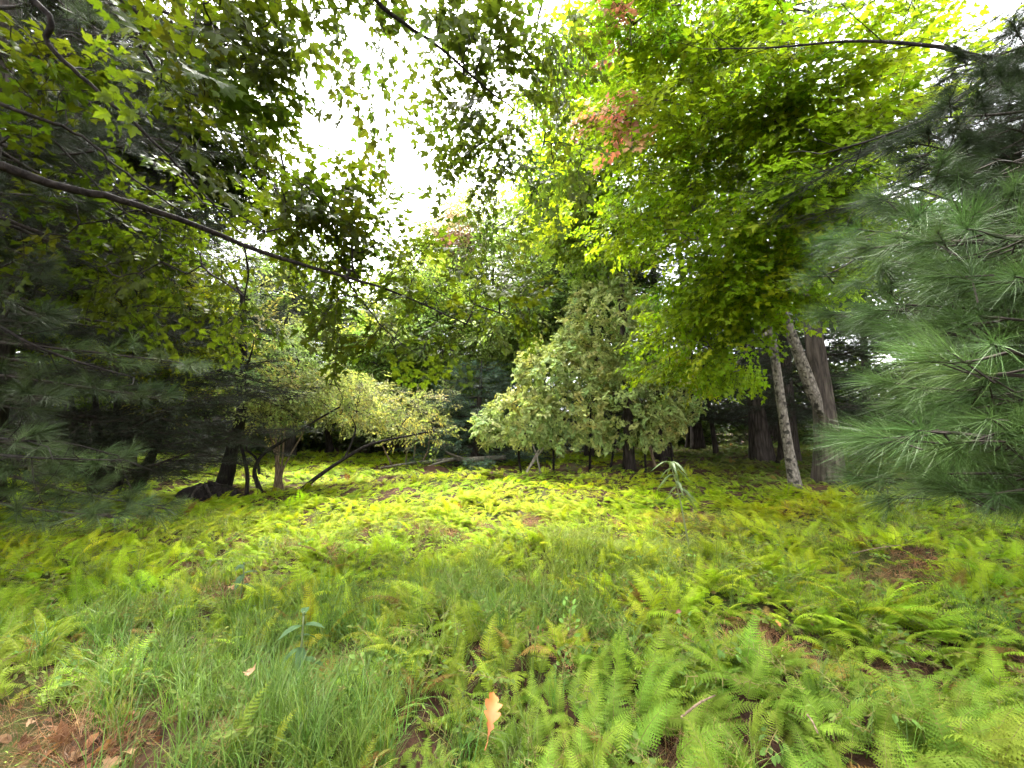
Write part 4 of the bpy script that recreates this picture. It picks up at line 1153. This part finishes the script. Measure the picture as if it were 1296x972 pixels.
# ================================================================== single things
# fallen log
b0 = P(570, 582, 15.0); b0[2] = float(gz(b0[0], b0[1]))
log = thing('fallen_log', 'weathered grey fallen log lying at the far edge of the ferns', 'log', b0)
mb = MB()
tube(mb, resample([P(640, 579, 15.4), P(600, 581, 15.2), P(560, 582, 15.0), P(525, 587, 14.8)], 16), np.linspace(0.10, 0.05, 16), 10, 0.14)
link('trunk', mb.mesh('trunk', [M_DEAD], origin=b0), log)
for path in [[P(560, 582, 15), P(520, 586, 14.7), P(480, 592, 14.3)], [P(575, 581, 14.9), P(548, 588, 14.4), P(530, 597, 14.0)], [P(585, 580, 15), P(565, 572, 14.9), P(563, 562, 14.8)]]:
    mb = MB(); tube(mb, resample(path, 8), np.linspace(.06, .02, 8), 7, .1); link('branch', mb.mesh('branch', [M_DEAD], origin=b0), log)
for a, e, lab in [((665, 582), (690, 556), 'pale dead stick leaning left under the vine-covered mound'), ((664, 580), (700, 552), 'longer dead stick slanting up under the vine-covered mound'), ((684, 578), (672, 556), 'short dead stick crossing the others under the vine-covered mound')]:
    mb = MB(); p0 = P(*a, 11.8); p0[2] = gz(p0[0], p0[1]) - .02; p1 = P(*e, 12.0)
    tube(mb, resample([p0, (p0 + p1) / 2 + rng.normal(0, .03, 3), p1], 8), np.linspace(.035, .018, 8), 6, .12)
    tag(link('dead_stick', mb.mesh('dead_stick', [M_DEAD], origin=p0), None, p0), lab, 'stick', 'dead sticks under the vine')
# root mound
b0 = G(268, 8.7)
m = MB()
nu, nv_ = 22, 9
V = []
for j in range(nv_ + 1):
    for i in range(nu):
        a = 6.283 * i / nu; e = (math.pi / 2) * j / nv_
        r_ = 1 + 0.16 * math.sin(3 * a + 1) + 0.12 * math.sin(7 * a + 4 * e) + rng.normal(0, .05)
        V.append(b0 + np.array([math.cos(a) * math.cos(e) * 0.62 * r_, math.sin(a) * math.cos(e) * 0.5 * r_, math.sin(e) * 0.36 * r_ - 0.06]))
m.add(V, [(j * nu + i, j * nu + (i + 1) % nu, (j + 1) * nu + (i + 1) % nu, (j + 1) * nu + i) for j in range(nv_) for i in range(nu)])
rm = thing('root_mound', 'low dark mound of roots and litter at the foot of the crooked tree', 'mound', b0)
link('soil', m.mesh('soil', [M_BARK_BLACK], origin=b0), rm)
for k in range(7):
    a = rng.uniform(0, 6.28); m = MB()
    q = [b0 + [math.cos(a) * .15, math.sin(a) * .1, .32], b0 + [math.cos(a + .3) * .5, math.sin(a + .3) * .4, .22], b0 + [math.cos(a + .4) * .85, math.sin(a + .4) * .65, -.03]]
    tube(m, resample(q, 8), np.linspace(.035, .015, 8), 6, .1); link('root', m.mesh('root', [M_BARK_DARK], origin=b0), rm)
# tall weed with drooping lance leaves
M_WEED = leaf_material('weed_leaf', 0.35, 0.45, 0.4, tint=(1, 1.05, .6), fixed=(0.10, 0.14, 0.05))
M_WEED_BLUE = leaf_material('broad_weed_leaf', 0.3, 0.6, 0.1, tint=(1, 1.05, .6), fixed=(0.045, 0.085, 0.032))
M_WEED_STEM = leaf_material('weed_stem', 0.0, 0.5, 0.3, fixed=(0.12, 0.14, 0.06))
b0 = G(868, 4.8)
wd = thing('tall_weed', 'tall weed with a bare stem and drooping narrow leaves at its top', 'weed', b0)
m = MB(); sp = resample([b0 - [0, 0, .05], P(866, 660, 4.8), P(858, 620, 4.8), P(848, 585, 4.8)], 14); tube(m, sp, np.linspace(.010, .005, 14), 6); link('stem', m.mesh('stem', [M_WEED_STEM], origin=b0), wd)
lm = MB(); v, f = leaf_geo(LANCE_HALF, .3, .75); lm.add(v, f); WEED_LEAF = lm.mesh('weed_leaf', [M_WEED], smooth=False)
for k in range(22):
    i = 13 - int(abs(rng.normal(0, 3.6))); i = max(3, i); az = k * 2.4 + rng.normal(0, .3)
    o = link('leaf', WEED_LEAF, wd, tuple(sp[i] - b0)); dvec = [math.cos(az), math.sin(az), rng.uniform(.05, .6)]
    o.rotation_euler = Euler(eul(dvec, [0, 0, 1])[0].tolist()); s = rng.uniform(.12, .22); o.scale = (s, s * 1.0, s * 1.5)
# broad-leaved weed in the grass
def broad_weed(px, d, h, n, lab, ls):
    b0 = G(px, d); t = thing('broad_leaf_weed', lab, 'weed', b0)
    m = MB(); sp = resample([b0 - [0, 0, .03], b0 + [0.02, 0, h * .5], b0 + [0.04, -.03, h]], 8); tube(m, sp, np.linspace(.008, .005, 8), 6); link('stem', m.mesh('stem', [M_WEED_STEM], origin=b0), t)
    lm = MB(); v, f = leaf_geo([(0, 0), (.15, .12), (.4, .19), (.7, .14), (1, 0)], .25, .45); lm.add(v, f); me = lm.mesh('broad_leaf', [M_WEED_BLUE], smooth=False)
    for k in range(n):
        o = link('leaf', me, t, tuple(sp[min(7, 3 + k * 5 // n)] - b0)); az = k * 1.57 + (k // 2) * .5 + rng.normal(0, .2)
        o.rotation_euler = Euler(eul([math.cos(az), math.sin(az), .35 if k > n - 4 else -.1], [0, 0, 1])[0].tolist()); s = ls * rng.uniform(.7, 1.1); o.scale = (s, s, s)
    m = MB(); tube(m, [sp[-1], sp[-1] + [0, 0, .02]], [.012, .004], 7); link('bud', m.mesh('bud', [M_WEED], origin=b0), t)
broad_weed(392, 2.55, 0.46, 9, 'bluish-green broad-leaved weed standing in the grass', 0.15)
broad_weed(318, 3.6, 0.3, 7, 'small broad-leaved weed among ferns left of the bluish weed', 0.14)
# fallen leaves lying on the plants
def dead_leaf_material(name, a, b_):
    m, nt, N, L, b, out = nodemat(name)
    tc = N.new('ShaderNodeTexCoord'); n1 = N.new('ShaderNodeTexNoise'); n1.inputs['Scale'].default_value = 5; n1.inputs['Detail'].default_value = 6
    L.new(tc.outputs['Object'], n1.inputs['Vector'])
    cr = N.new('ShaderNodeValToRGB'); cr.color_ramp.elements[0].position = .35; cr.color_ramp.elements[0].color = (*a, 1); cr.color_ramp.elements[1].position = .65; cr.color_ramp.elements[1].color = (*b_, 1)
    L.new(n1.outputs['Fac'], cr.inputs[0]); L.new(cr.outputs[0], b.inputs['Base Color']); b.inputs['Roughness'].default_value = .7
    return m
M_OAK = dead_leaf_material('orange_dead_leaf', (0.14, 0.038, 0.006), (0.30, 0.10, 0.016))
M_TANLEAF = dead_leaf_material('tan_dead_leaf', (0.15, 0.08, 0.03), (0.24, 0.15, 0.06))
M_REDLEAF = dead_leaf_material('red_dead_leaf', (0.10, 0.025, 0.015), (0.17, 0.055, 0.03))
OAK_HALF = [(0, 0), (.08, .03), (.16, .05), (.22, .13), (.27, .12), (.30, .07), (.38, .17), (.45, .24), (.50, .20), (.52, .12), (.60, .22), (.68, .27), (.72, .21), (.74, .13), (.82, .18), (.88, .15), (.92, .07), (1.0, 0)]
def fallen_leaf(name, label, half, mat, tip, stem, normal, cat='leaf', wid=1.0):
    tip = np.asarray(tip); stem = np.asarray(stem); L_ = np.linalg.norm(tip - stem)
    t = thing(name, label, cat, stem)
    h = np.array(half); k = 1; V = []; Fc = []
    c = np.linspace(0, 1, len(h))
    top = [[x, y * wid, 0] for x, y in h]; bot = [[x, -y * .95 * wid, 0] for x, y in h]; mid = [[x, 0, 0] for x, y in h]
    V = np.array(top + mid + bot, float)
    V[:, 2] = 0.6 * np.abs(V[:, 1]) + 0.09 * np.sin(V[:, 0] * 9) * V[:, 1] * 4 - .12 * (V[:, 0] - .5) ** 2
    V[:, 0] = V[:, 0] * .82 + .18
    q = len(h)
    for i in range(q - 1):
        Fc += [(i, q + i, q + i + 1, i + 1), (q + i, 2 * q + i, 2 * q + i + 1, q + i + 1)]
    Bm = basis(tip - stem, normal)
    m = MB(); m.add((V * L_) @ Bm.T, Fc); link('blade', m.mesh('blade', [mat]), t)
    m = MB(); s = resample([(0, 0.03, -.02), (.1, 0.01, 0), (.2, 0, -.01), (.9, 0, -.015)], 8) * L_; tube(m, s @ Bm.T, np.linspace(.012, .003, 8) * L_, 5); link('stem', m.mesh('stem', [mat]), t)
fallen_leaf('oak_leaf', 'orange lobed oak leaf caught upright on the fern fronds', OAK_HALF, M_OAK, P(625, 874, 1.62), P(616, 950, 1.46), (0.35, -.8, .6), wid=0.72)
fallen_leaf('tan_leaf', 'small pale tan leaf lying on the grass', MAPLE_HALF, M_TANLEAF, P(318, 845, 1.95), P(314, 857, 1.90), (0, -.7, 1))
fallen_leaf('red_leaf', 'small reddish leaf caught among the ferns near the bare soil', OAK_HALF, M_REDLEAF, P(862, 773, 2.55), P(853, 777, 2.53), (0, -.8, 1))
fallen_leaf('orange_leaf', 'bright orange leaf on the brown patch below the arching frond', OAK_HALF, M_OAK, P(988, 793, 2.25), P(980, 783, 2.28), (0, -.7, 1))
fallen_leaf('pale_leaf', 'pale dry leaf on the bare soil at the meadow edge', MAPLE_HALF, M_TANLEAF, P(46, 912, 1.72), P(30, 920, 1.7), (0, -.5, 1))
# loose twigs
for a, b, d1, d2, lab in [((862, 908), (905, 880), 1.75, 1.85, 'thin pale twig slanting over the fern fronds'), ((1022, 905), (1035, 928), 1.75, 1.65, 'short pale twig stub upright in the ferns'), ((1080, 700), (1140, 690), 3.9, 4.0, 'thin stick across the brown dead fern patch')]:
    p0 = P(*a, d1); p1 = P(*b, d2); m = MB(); tube(m, resample([p0, (p0 + p1) / 2 + [0, 0, .01], p1], 6), np.linspace(.005, .003, 6), 5, .1)
    tag(link('twig', m.mesh('twig', [M_BARK_TAN], origin=p0), None, p0), lab, 'twig')
